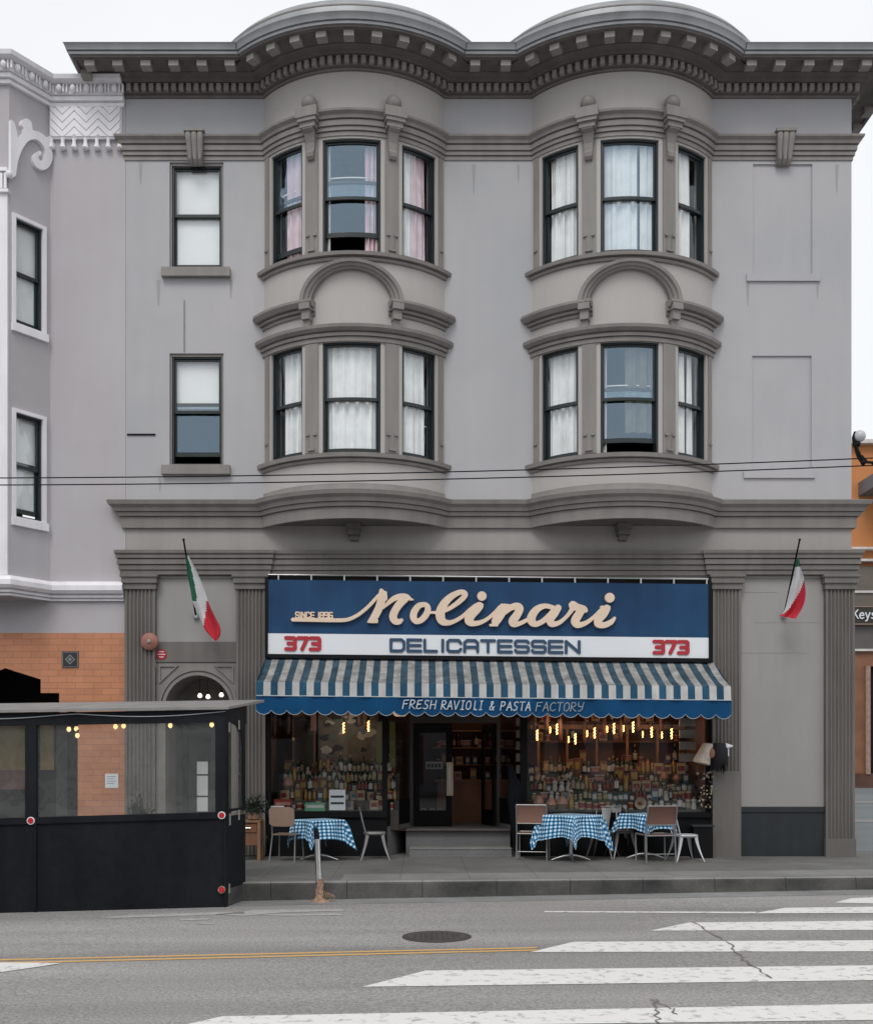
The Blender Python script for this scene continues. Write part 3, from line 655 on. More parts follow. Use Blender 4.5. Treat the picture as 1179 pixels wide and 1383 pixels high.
for k, (px, py, w_, h_) in enumerate(((214, 378, 6, 34), (312, 377, 5, 26), (1010, 382, 5, 30), (1104, 382, 4, 22), (216, 645, 5, 18), (640, 222, 5, 40), (700, 222, 4, 24), (190, 218, 5, 30), (1130, 222, 5, 38))):
    x, z = W(px, py); mb = MB(); n = 8
    P = [(x + (w_ / 160) * (1 - 0.75 * j / n) * random.uniform(0.7, 1.2), z - h_ / 80 * j / n) for j in range(n + 1)]; Q = [(x - (w_ / 160) * (1 - 0.75 * j / n) * random.uniform(0.7, 1.2), z - h_ / 80 * j / n) for j in range(n + 1)]
    for j in range(n): mb.quad(*[(p[0], -0.003, p[1]) for p in (P[j], P[j + 1], Q[j + 1], Q[j])])
    build('water_stain', mb, GR, B)
# modillions and dentils
def normpath(path):
    out = []; acc = 0
    for a, b in zip(path, path[1:]):
        l = math.dist(a, b); t = Vector((b[0] - a[0], b[1] - a[1])) / l; out.append((acc, acc + l, a, t)); acc += l
    return out, acc
def put(mb, p, n, hw, o0, o1, z0, z1, mi=0):
    t = Vector((-n.y, n.x)); p = Vector(p)
    def mm(u, z, d): q = p + t * u + n * (-d); return (q.x, q.y, z)
    mb.mbox(mm, -hw, hw, z0, z1, -o1, -o0, 1, mi)
mod = MB(); den = MB(); mods = []
def straight(x0, x1, sp, ph=0.0):
    n = max(1, round((x1 - x0) / sp)); return [x0 + (x1 - x0) * (k + 0.5) / n for k in range(n)]
FN = Vector((0, -1)); miter = 0.34
for x0, x1 in ((XL - 0.65, BAYS[0][0] - HW - miter + 0.1), (BAYS[0][0] + HW + miter - 0.1, BAYS[1][0] - HW - miter + 0.1), (BAYS[1][0] + HW + miter - 0.1, XR + 0.7)):
    for x in straight(x0, x1, 0.475): mods.append(((x, 0), FN))
for yy_ in (-0.30, 0.2): mods.append(((XL, yy_), Vector((-1, 0))))
for k in range(1, 14): mods.append(((XR, -0.3 + 0.5 * k), Vector((1, 0))))
for c, _ in BAYS:
    for k in range(9):
        a = rad(-39 + 9.75 * k); mods.append(((c + R * math.sin(a), (R - SAG) - R * math.cos(a)), Vector((math.sin(a), -math.cos(a)))))
for p, n in mods:
    put(mod, p, n, 0.08, 0.48, 0.64, 12.95, 13.07)
build('modillions', mod, M['pale'], cor)['kind'] = 'stuff'
for x0, x1 in ((XL - 0.1, BAYS[0][0] - HW - 0.05), (BAYS[0][0] + HW + 0.05, BAYS[1][0] - HW - 0.05), (BAYS[1][0] + HW + 0.05, XR + 0.1)):
    for x in straight(x0, x1, 0.128): put(den, (x, 0), FN, 0.037, 0.09, 0.165, 12.85, 12.965)
for c, _ in BAYS:
    for k in range(28):
        a = -TH * 0.97 + TH * 1.94 * k / 27; put(den, (c + R * math.sin(a), (R - SAG) - R * math.cos(a)), Vector((math.sin(a), -math.cos(a))), 0.037, 0.09, 0.165, 12.85, 12.965)
for k in range(50): put(den, (XR, 0.1 + 0.128 * k), Vector((1, 0)), 0.037, 0.09, 0.165, 12.85, 12.965)
build('dentils', den, M['pale'], cor)['kind'] = 'stuff'
# fluted keystones on the band
for px in (265, 1057):
    x = XX(px); mb = MB()
    mb.box(x - 0.17, x + 0.17, -0.22, 0, 12.14, 12.19)
    for k in range(3):
        xx = x + (k - 1) * 0.10; rings = []
        for z, o, s_ in ((11.66, 0.06, 0.8), (11.72, 0.13, 0.82), (11.85, 0.15, 0.88), (12.0, 0.19, 0.95), (12.10, 0.215, 1), (12.14, 0.20, 1)):
            q = x + (xx - x) * s_; rings.append([(q - 0.05 * s_, 0, z), (q - 0.047 * s_, -o + 0.02, z), (q - 0.02, -o, z), (q + 0.02, -o, z), (q + 0.047 * s_, -o + 0.02, z), (q + 0.05 * s_, 0, z)])
        mb.rings(rings, True, True)
    build('keystone', mb, M['trim'], B, smooth=40)

# ------------------------------------------------ sash windows
def curtain(m, u0, u1, z0, z1, d, waves, mtl, parent, slant=0.0, nseg=60):
    mb = MB(); rows = []
    for k in range(nseg + 1):
        t = k / nseg; u = u0 + (u1 - u0) * t
        dd = d + 0.028 * math.sin(t * waves * 2 * PI) + 0.015 * math.sin(t * waves * 3.7 * PI + 1)
        rows.append([m(u, z1, dd * 0.5 + d * 0.5), m(u + slant * 0.5, (z0 + z1) / 2, dd), m(u + slant, z0, dd + 0.01 * math.sin(k))])
    mb.rings(rows, False, False); return build('curtain', mb, mtl, parent, smooth=80)
def sash_window(parent, m, u0, u1, z0, z1, up=0.0, n=8, gl='glass', cur=(), shade=None, inner=None, dd=0.035, meet=0.5, rail=None, label=None):
    zm = z0 + (z1 - z0) * meet; fw = 0.03
    mb = MB(); g = 0.003
    mb.mbox(m, u0 + g, u0 + fw, z0 + g, z1 - g, dd, dd + 0.13, 1); mb.mbox(m, u1 - fw, u1 - g, z0 + g, z1 - g, dd, dd + 0.13, 1)
    mb.mbox(m, u0 + fw, u1 - fw, z1 - fw, z1 - g, dd, dd + 0.13, n); mb.mbox(m, u0 + fw, u1 - fw, z0 + g, z0 + 0.03, dd, dd + 0.13, n)
    fr = build('window', mb, M['sash'], parent, smooth=30)
    if label: fr['label'] = label
    def sash(a, b, c, e, d0, d1, bot, top, gl=gl):
        s = 0.03; q = MB()
        q.mbox(m, a, a + s, c, e, d0, d1, 1); q.mbox(m, b - s, b, c, e, d0, d1, 1)
        q.mbox(m, a + s, b - s, e - top, e, d0, d1, n); q.mbox(m, a + s, b - s, c, c + bot, d0, d1, n)
        build('sash', q, M['sash'], fr, smooth=30)
        q = MB(); dm = (d0 + d1) / 2
        for k in range(n):
            ua, ub = a + s + (b - a - 2 * s) * k / n, a + s + (b - a - 2 * s) * (k + 1) / n
            q.quad(m(ua, c + bot, dm), m(ub, c + bot, dm), m(ub, e - top, dm), m(ua, e - top, dm))
        build('pane', q, M[gl], fr, smooth=60)
    sash(u0 + fw, u1 - fw, zm - 0.03, z1 - fw, dd + 0.03, dd + 0.07, 0.05, 0.03, gl if inner is None else inner)
    sash(u0 + fw, u1 - fw, z0 + 0.03 + up, zm + 0.02 + up, dd + 0.075, dd + 0.115, 0.075, 0.045)
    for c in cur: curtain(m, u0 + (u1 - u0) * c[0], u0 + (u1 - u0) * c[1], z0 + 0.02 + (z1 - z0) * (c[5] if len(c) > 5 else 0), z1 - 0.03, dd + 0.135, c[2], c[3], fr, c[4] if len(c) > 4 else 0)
    if shade is not None:
        q = MB(); q.mbox(m, u0 + 0.032, u1 - 0.032, shade, z1 - 0.04, dd + 0.12, dd + 0.125, n); build('blind', q, M['shade'], fr)
    if rail is not None:
        q = MB(); q.mbox(m, u0 + 0.05, u1 - 0.05, rail, rail + 0.02, dd + 0.15, dd + 0.17, n); build('inner_rail', q, M['shade'], fr)
    return fr
WH, PK = M['curtain'], M['curtain_pink']
m1, m2 = baymap(BAYS[0][0]), baymap(BAYS[1][0])
a, b = WZ[1]
sash_window(B, m1, -s1, -s0, a, b, 0.14, cur=[(0.30, 1, 3, PK)], gl='glass', inner='glass_hi', rail=b - 0.62)
sash_window(B, m1, -cw, cw, a, b, 0.28, cur=[(0.74, 0.98, 3, PK), (0.02, 0.09, 1, WH)], gl='glass_hi', rail=b - 0.55)
sash_window(B, m1, s0, s1, a, b, 0.0, cur=[(0.0, 0.35, 1.5, WH), (0.34, 0.8, 2.5, PK, 0.02)])
sash_window(B, m2, -s1, -s0, a, b, 0.0, cur=[(0.12, 0.55, 2, WH), (0.5, 1.0, 1.5, WH)])
sash_window(B, m2, -cw, cw, a, b, 0.0, cur=[(0.02, 0.66, 2.5, WH), (0.72, 0.99, 2, WH)], gl='glass_hi')
sash_window(B, m2, s0, s1, a, b, 0.0, cur=[(0.0, 0.62, 2, WH)])
a, b = WZ[0]
sash_window(B, m1, -s1, -s0, a, b, 0.0, cur=[(0.22, 0.6, 2.5, WH), (0.58, 1.0, 2, WH)])
sash_window(B, m1, -cw, cw, a, b, 0.0, cur=[(0.0, 1.0, 5.5, WH)])
sash_window(B, m1, s0, s1, a, b, 0.0, cur=[(0.0, 0.45, 2, WH), (0.45, 0.8, 2, WH, 0, 0.0)], rail=a + 0.62)
sash_window(B, m2, -s1, -s0, a, b, 0.0, cur=[(0.08, 0.5, 2.5, WH), (0.48, 1.0, 3, WH)])
sash_window(B, m2, -cw, cw, a, b, 0.17, cur=[(0.02, 0.1, 1, WH), (0.44, 0.95, 2.5, mat('olive_reflection', (0.17, 0.165, 0.13), 0.9, 0.2, 5), 0.0, 0.2)], gl='glass_hi', rail=b - 0.66, label='half raised dark window with the bottom sash lifted')  # olive cloth strip stands in for a tower reflected in this pane
sash_window(B, m2, s0, s1, a, b, 0.0, cur=[(0.0, 0.42, 2, WH), (0.55, 0.7, 1, WH)])
for k, (u0, u1, z0, z1) in enumerate(flatwin):
    fr = sash_window(B, flat, u0 + 0.035, u1 - 0.035, z0, z1 - 0.04, 0.14 if k == 0 else 0.0, n=1, gl='glass_hi' if k == 0 else 'glass', inner='glass', shade=(z0 + 0.03) if k == 1 else z0 + 1.0, dd=0.055, meet=0.5 if k == 0 else 0.53)
    mb = MB(); mb.box(u0 + 0.002, u0 + 0.035, 0.03, 0.2, z0, z1); mb.box(u1 - 0.035, u1 - 0.002, 0.03, 0.2, z0, z1); mb.box(u0 + 0.035, u1 - 0.035, 0.03, 0.2, z1 - 0.045, z1 - 0.002); build('casing', mb, M['trim'], fr)
    mb = MB(); mb.box(u0 - 0.12, u1 + 0.12, -0.10, 0.2, z0 - 0.18, z0 - 0.03); mb.box(u0 + 0.002, u1 - 0.002, -0.02, 0.2, z0 - 0.03, z0 + 0.002); build('sill', mb, M['trim'], fr)
for x0, x1, z in ((XX(1008), XX(1107), ZZ(380)), (XX(1004), XX(1100), ZZ(646))):
    mb = MB(); mb.box(x0, x1, -0.035, 0.0, z, z + 0.12); build('blind_window_sill', mb, M['wall'], B)
mb = MB(); mb.box(XX(172), XX(210), -0.02, 0.0, ZZ(588), ZZ(586)); build('wall_strip', mb, M['black'], B)
mb = MB(); mb.tube([(XX(249), -0.012, ZZ(405)), (XX(249), -0.012, ZZ(475))], 0.007, 5); build('wall_wire', mb, M['trim'], B)

# ------------------------------------------------ ground floor
PIL = [(170, 211), (320, 359), (961, 999), (1113, 1152)]
for i, (a, b) in enumerate(PIL):
    x0, x1 = XX(a), XX(b); mb = MB(); zf = 0.0 if i != 3 else 0.28
    # shaft with concave flutes
    nf = 7; wf = (x1 - x0 - 0.06) / nf; pts = []
    zlow = 0.0
    xs = [(x0, 0.05), (x0, -0.08), (x0 + 0.03, -0.08)]
    for k in range(nf):
        f0 = x0 + 0.03 + k * wf
        for t in (0.15, 0.3, 0.5, 0.7, 0.85): xs.append((f0 + wf * t, -0.08 + 0.028 * math.sin(PI * (t - 0.15) / 0.7)))
        xs.append((f0 + wf, -0.08))
    xs += [(x1, -0.08), (x1, 0.05)]
    z0s = [0.02, 4.50]
    if i == 2: z0s = [ZZ(1042), 4.50]
    mb.rings([[(x, y, z) for x, y in xs] for z in z0s], False, False)
    if i == 2: mb.box(x0, x1, -0.082, 0.05, 0.0, ZZ(1042))
    if i == 3: mb.box(x0 - 0.01, x1 + 0.012, -0.10, 0.05, 0.0, 0.30)
    ps = build('fluted_pilaster', mb, M['lower'], B, smooth=20)
    mb = MB(); mb.box(x0 - 0.02, x1 + 0.02, -0.11, 0.05, 4.50, 4.60); mb.box(x0 - 0.04, x1 + 0.04, -0.14, 0.05, 4.60, 4.70); mb.box(x0 - 0.06, x1 + 0.06, -0.165, 0.05, 4.70, 4.742); build('capital', mb, M['lower'], ps)
# left entrance bay: panel, arch, recess
ax, ar, az = XX(268), 0.555, ZZ(957)
mb = MB(); mb.box(XX(211) + 0.001, XX(320) - 0.001, 0.02, 0.3, ZZ(867), 4.74); build('panel', mb, M['panel'], B)
mb = MB(); mb.box(XX(211) + 0.002, XX(320) - 0.002, 0.0, 0.3, ZZ(893), ZZ(867)); mb.box(XX(211) + 0.002, XX(320) - 0.002, -0.03, 0.29, ZZ(894.5), ZZ(892)); build('transom_panel', mb, M['lower'], B)
mb = MB(); xa, xb, zt = XX(211) + 0.003, XX(320) - 0.003, ZZ(895)
n = 24; arc = [(ax - ar * math.cos(PI * k / n), az + ar * math.sin(PI * k / n)) for k in range(n + 1)]
for k in range(n):
    p, q = arc[k], arc[k + 1]
    mb.quad((p[0], -0.01, p[1]), (q[0], -0.01, q[1]), (q[0], -0.01, zt), (p[0], -0.01, zt)); mb.quad((p[0], -0.01, p[1]), (q[0], -0.01, q[1]), (q[0], 0.9, q[1]), (p[0], 0.9, p[1]))
mb.quad((xa, -0.01, 0), (ax - ar, -0.01, 0), (ax - ar, -0.01, zt), (xa, -0.01, zt)); mb.quad((xb, -0.01, 0), (ax + ar, -0.01, 0), (ax + ar, -0.01, zt), (xb, -0.01, zt))
for s in (-1, 1): mb.quad((ax + s * ar, -0.01, 0), (ax + s * ar, 0.9, 0), (ax + s * ar, 0.9, az), (ax + s * ar, -0.01, az))
arch = build('arch_surround', mb, M['trim'], B)
for r0, r1, o in ((ar, ar + 0.05, 0.045), (ar + 0.08, ar + 0.11, 0.03)):
    mb = MB(); mb.rings([[(ax - r * math.cos(t), y, az + r * math.sin(t)) for r, y in ((r0, -0.01), (r0, -0.01 - o), (r1, -0.01 - o), (r1, -0.01))] for t in [PI * k / 32 for k in range(33)]], True, True); build('arch_moulding', mb, M['trim'], arch, smooth=25)
for s in (-1, 1):
    mb = MB(); e = (xb if s > 0 else xa) - s * 0.05
    P = [(e, zt - 0.05), (e, zt - 0.36), (e - s * 0.33, zt - 0.05)]; c0 = (sum(p[0] for p in P) / 3, sum(p[1] for p in P) / 3)
    for a_, b_ in zip(P, P[1:] + P[:1]):
        ia, ib = [(p[0] + (c0[0] - p[0]) * 0.22, p[1] + (c0[1] - p[1]) * 0.22) for p in (a_, b_)]
        mb.rings([[(q[0], y, q[1]) for q in (a_, b_, ib, ia)] for y in (-0.012, -0.035)], True, True)
    build('spandrel_frame', mb, M['trim'], arch)
mb = MB(); mb.box(ax - ar - 0.01, ax + ar + 0.01, 0.88, 0.9, 2.2, az + ar + 0.05); build('recess_wall', mb, M['trim'], arch)
# glazed street door in the recess
dr = MB(); x0, x1, y = ax - ar, ax + ar, 0.82
for u0, u1, z0, z1 in ((x0 + 0.002, x0 + 0.10, 0, 2.3), (x0 + 0.62, x0 + 0.74, 0, 2.3), (x1 - 0.05, x1 - 0.002, 0, 2.3), (x0 + 0.10, x0 + 0.62, 0, 0.35), (x0 + 0.10, x0 + 0.62, 2.1, 2.3), (x0 + 0.74, x1 - 0.05, 0, 0.35)): dr.box(u0, u1, y - 0.03, y + 0.03, z0, z1)
dr_o = build('door', dr, M['base'], B)
mb = MB(); mb.quad((x0 + 0.1, y, 0.35), (x0 + 0.62, y, 0.35), (x0 + 0.62, y, 2.1), (x0 + 0.1, y, 2.1)); mb.quad((x0 + 0.74, y, 0.35), (x1 - 0.05, y, 0.35), (x1 - 0.05, y, 2.3), (x0 + 0.74, y, 2.3)); build('door_glass', mb, M['sglass'], dr_o)
for z0, z1 in ((1.0, 1.35), (1.38, 1.60), (0.72, 0.97)):
    mb = MB(); mb.box(x0 + 0.36, x0 + 0.55, y - 0.012, y - 0.006, z0, z1); tag(build('paper_notice', mb, M['sign_white']), 'pale paper notice taped inside the street door glass under the arch, %s of three' % {1.0: 'middle', 1.38: 'topmost', 0.72: 'lowest'}[z0], 'notice', 'notices on the street door')
mb = MB(); mb.box(ax - ar, ax + ar, 1.8, 1.85, 0, 2.6); build('hall_wall', mb, mat('hall_paint', (0.16, 0.17, 0.17), 0.8), B)
for k, (px, py) in enumerate(((270, 940), (281, 941.5), (299, 939))):
    x, z = W(px, py, 0.45); t = thing('pendant_lamp', 'small white pendant bulb hanging in the arched entrance, %s of three' % ['left', 'middle', 'right'][k], 'lamp', (x, 0.45, z), group='lamps in the arched entrance')
    mb = MB(); mb.lathe([(0.012, -0.035), (0.034, -0.022), (0.043, 0.0), (0.030, 0.025), (0.018, 0.045)], n=12); build('bulb', mb, M['bulbw'], t, smooth=60)
    mb = MB(); mb.lathe([(0.02, 0.045), (0.02, 0.08)], n=8); mb.tube([(0, 0, 0.08), (0, 0, az + math.sqrt(max(0.01, ar ** 2 - (x - ax) ** 2)) - z)], 0.004, 4); build('cord', mb, M['black'], t)
# right blind bay
mb = MB(); mb.box(XX(999) + 0.001, XX(1113) - 0.001, 0.02, 0.3, ZZ(1092), 4.74)
for py, a_, b_ in ((800, 1003, 1050), (841, 1020, 1108), (882, 1003, 1090)): mb.box(XX(a_), XX(b_), 0.016, 0.021, ZZ(py), ZZ(py) + 0.006)
build('panel', mb, M['panel'], B)
mb = MB(); mb.box(XX(999) + 0.002, XX(1113) - 0.002, -0.02, 0.3, 0, ZZ(1095)); mb.box(XX(999) + 0.002, XX(1113) - 0.002, -0.045, 0.3, ZZ(1097), ZZ(1090)); build('plinth', mb, M['base'], B)
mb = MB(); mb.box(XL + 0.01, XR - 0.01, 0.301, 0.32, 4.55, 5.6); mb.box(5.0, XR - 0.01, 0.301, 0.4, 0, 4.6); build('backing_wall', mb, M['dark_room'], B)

# ------------------------------------------------ shopfront
SX0, SX1 = XX(360), XX(960)
q = MB()
for bx_ in ((SX0, SX0 + 0.06, 0.0, 0.14, 0.76, 2.72), (SX1 - 0.06, SX1, 0.0, 0.14, 0.74, 2.72), (XX(516), XX(523), 0.0, 0.12, 0.76, 2.72), (XX(703), XX(712), 0.0, 0.14, 0.74, 2.72),
      (SX0, SX1, 0.0, 0.14, 2.72, 2.82), (SX0, XX(523), -0.05, 0.14, 0.66, 0.76), (XX(703), SX1, -0.05, 0.14, 0.66, 0.74), (SX0, SX1, 0.05, 0.2, 2.82, 4.6), (XX(703), XX(712), 0.0, 0.14, 0.0, 0.66)): q.box(*bx_)
SH = build('shopfront', q, M['black'], B)
for a_, b_ in ((SX0, XX(523)), (XX(712), SX1)): mb = MB(); mb.box(a_, b_, 0.0, 0.1, 0, 0.66); build('bulkhead', mb, M['black'], SH)
def pane(x0, y0, x1, y1, z0, z1, mt='sglass', par=SH):
    q = MB(); q.quad((x0, y0, z0), (x1, y1, z0), (x1, y1, z1), (x0, y0, z1)); return build('shop_pane', q, M[mt], par)
pane(SX0 + 0.06, 0.06, XX(516), 0.06, 0.76, 2.72); pane(XX(712), 0.06, SX1 - 0.06, 0.06, 0.74, 2.72)
DY = 1.2; dx0, dx1 = XX(558, DY), XX(671, DY)
pane(XX(523), 0.06, dx0 - 0.06, DY, 0.95, 2.72); pane(XX(703), 0.06, dx1 + 0.05, DY, 0.95, 2.72)
def wallseg(q, x0, y0, x1, y1, z0, z1, t=0.06):
    d = Vector((x1 - x0, y1 - y0)).normalized(); n = Vector((-d.y, d.x)) * t
    q.rings([[(p[0], p[1], z) for p in ((x0, y0), (x1, y1), (x1 + n.x, y1 + n.y), (x0 + n.x, y0 + n.y))] for z in (z0, z1)], True, True)
for sg in ((XX(523), 0.01, dx0 - 0.06, DY - 0.02), (dx1 + 0.05, DY - 0.02, XX(703), 0.01)):
    mb = MB(); wallseg(mb, *sg, 0, 0.5); build('return_bulkhead', mb, M['step'], SH); mb = MB(); wallseg(mb, *sg, 0.5, 0.95); build('return_frame', mb, M['black'], SH)
# recess posts, doors
mb = MB()
for a_, b_, z0, z1 in ((dx0 - 0.06, dx0, 0.4, 3.0), (dx1, dx1 + 0.06, 0.4, 3.0), (dx0, dx1, 2.30, 2.42), (dx0, dx1, 2.9, 3.0), (0.545, 0.60, 2.42, 2.9)): mb.box(a_, b_, DY, DY + 0.09, z0, z1)
build('door_frame', mb, mat('door_frame_paint', (0.045, 0.045, 0.045), 0.5), SH)
mb = MB(); l0, l1 = dx0 + 0.005, 0.54
for a_, b_, z0, z1 in ((l0, l0 + 0.11, 0.43, 2.29), (l1 - 0.11, l1, 0.43, 2.29), (l0 + 0.11, l1 - 0.11, 0.43, 0.72), (l0 + 0.11, l1 - 0.11, 2.12, 2.29)): mb.box(a_, b_, DY + 0.01, DY + 0.06, z0, z1)
door = build('door', mb, M['black'], B)
pane(l0 + 0.11, DY + 0.035, l1 - 0.11, DY + 0.035, 0.72, 2.12, par=door).name = 'door_glass'
mb = MB(); mb.tube([(l1 - 0.05, DY - 0.04, 1.1), (l1 - 0.05, DY - 0.04, 1.5)], 0.012, 6); build('handle', mb, M['steel'], door)
mb = MB()   # open leaf swung inward
for a_, b_, z0, z1 in ((0.0, 0.10, 0.43, 2.29), (0.62, 0.72, 0.43, 2.29), (0.10, 0.62, 0.43, 0.72), (0.10, 0.62, 2.12, 2.29)): mb.mbox(lambda u, z, d: (dx1 - 0.01 - 0.25 * u + d, DY + 0.1 + 0.96 * u, z), a_, b_, z0, z1, -0.045, 0.0, 1)
build('door', mb, M['black'], B)
mb = MB(); mb.box(XX(603, DY), XX(612, DY), DY - 0.03, DY - 0.005, ZZ(1075, DY), ZZ(1030, DY)); tag(build('menu_board', mb, mat('menu_cream', (0.50, 0.44, 0.36), 0.7)), 'narrow cream board on the edge of the shop door', 'board')
mb = MB(); mb.box(XX(575, DY), XX(598, DY), DY + 0.015, DY + 0.02, ZZ(1039, DY), ZZ(1029, DY))
for k in range(4): mb.box(XX(577 + k * 5, DY), XX(580.5 + k * 5, DY), DY + 0.010, DY + 0.0149, ZZ(1037, DY), ZZ(1032, DY), mi=1)
tag(build('door_sticker', mb, [mat('sticker', (0.18, 0.2, 0.2), 0.6), M['base']]), 'grey rectangular sticker on the glass of the shop door', 'sticker')
mb2 = MB()
for px in (572, 584, 594):
    x, z = W(px, 1095, DY); mb2.rings([[(x + r * math.cos(2 * PI * j / 14), yy, z + r * 0.8 * math.sin(2 * PI * j / 14)) for r, yy in ((0.05, DY + 0.02), (0.05, DY + 0.012), (0.032, DY + 0.012), (0.032, DY + 0.02))] for j in range(15)], True, False)
tag(build('door_decal', mb2, mat('decal_pale', (0.22, 0.24, 0.24), 0.6)), 'row of three small pale ring decals low on the shop door glass', 'decal')
# steps
mb = MB(); mb.box(XX(553), XX(690), -0.14, 0.6, 0.0, 0.13); mb.box(XX(553) + 0.003, XX(690) - 0.003, -0.15, 0.3, 0.13, 0.15, mi=1)
mb.box(XX(524) + 0.3, XX(703) - 0.15, 0.30, 3.4, 0.0, 0.43)
build('entrance_step', mb, [M['step'], M['kerbtop']], B)
# shop room
mb = MB(); mb.quad((SX0, 0.2, 0.42), (SX1, 0.2, 0.42), (SX1, 3.5, 0.42), (SX0, 3.5, 0.42)); mb.quad((SX0, 0.2, 3.2), (SX1, 0.2, 3.2), (SX1, 3.5, 3.2), (SX0, 3.5, 3.2))
mb.quad((SX0, 0.1, 0), (SX0, 3.5, 0), (SX0, 3.5, 3.2), (SX0, 0.1, 3.2)); mb.quad((SX1, 0.1, 0), (SX1, 3.5, 0), (SX1, 3.5, 3.2), (SX1, 0.1, 3.2)); mb.quad((SX0, 3.48, 0), (SX1, 3.48, 0), (SX1, 3.48, 3.2), (SX0, 3.48, 3.2))
build('shop_room', mb, M['brown'], B)

# ------------------------------------------------ sign board
SG = thing('shop_sign', 'long blue and white delicatessen sign board above the striped awning', 'sign', (1.1, -0.15, 3.3), st=True)
SY = -0.15; sz = lambda py: CZ + (CYH - py) * (D + SY) / F; sx = lambda px: (px - CX) * (D + SY) / F
def slope(px): return (px - 660) * 0.012     # the board hangs slightly out of level
def sm(off=0.0): return lambda px, py, d: (sx(px), SY - off + d, sz(py))
def skew(o):
    for v in o.data.vertices: v.co.z -= (v.co.x - sx(660)) * 0.010
    return o
mb = MB(); mb.box(sx(362), sx(957), SY, -0.02, sz(858.5), sz(786)); skew(build('upper_board', mb, M['sign_blue'], SG))
mb = MB(); mb.box(sx(362), sx(957), SY, -0.02, sz(886.5), sz(858.5)); skew(build('lower_board', mb, M['sign_white'], SG))
mb = MB(); mb.box(sx(358), sx(362), SY - 0.02, -0.02, sz(891), sz(783)); mb.box(sx(957), sx(961), SY - 0.02, -0.02, sz(891), sz(783)); mb.box(sx(362), sx(957), SY - 0.03, -0.02, sz(892), sz(886.5))
mb.box(sx(362), sx(957), SY + 0.06, -0.02, sz(786), sz(779))
skew(build('frame', mb, M['black'], SG))
mb = MB()
for k in range(14): mb.box(sx(375 + k * 44.5), sx(377 + k * 44.5), SY - 0.005, SY + 0.05, sz(786), sz(779))
mb.tube([(sx(362), SY + 0.02, sz(779)), (sx(957), SY + 0.02, sz(779))], 0.012, 6)
skew(build('fixing_rail', mb, M['steel'], SG))
def z1(x, y, w_): return (380 + x / 4.9125, 780 + y / 4.9125, w_ / 4.9125)
def z2(x, y, w_): return (600 + x / 4.716, 780 + y / 4.716, w_ / 4.716)
def smoothpath(p, n=5):
    out = []
    for i in range(len(p) - 1):
        a, b, c, d_ = [np.array(p[max(0, min(len(p) - 1, j))]) for j in (i - 1, i, i + 1, i + 2)]
        for k in range(n):
            t = k / n; out.append(tuple(0.5 * (2 * b + (c - a) * t + (2 * a - 5 * b + 4 * c - d_) * t * t + (3 * b - a - 3 * c + d_) * t ** 3)))
    out.append(tuple(p[-1])); return out
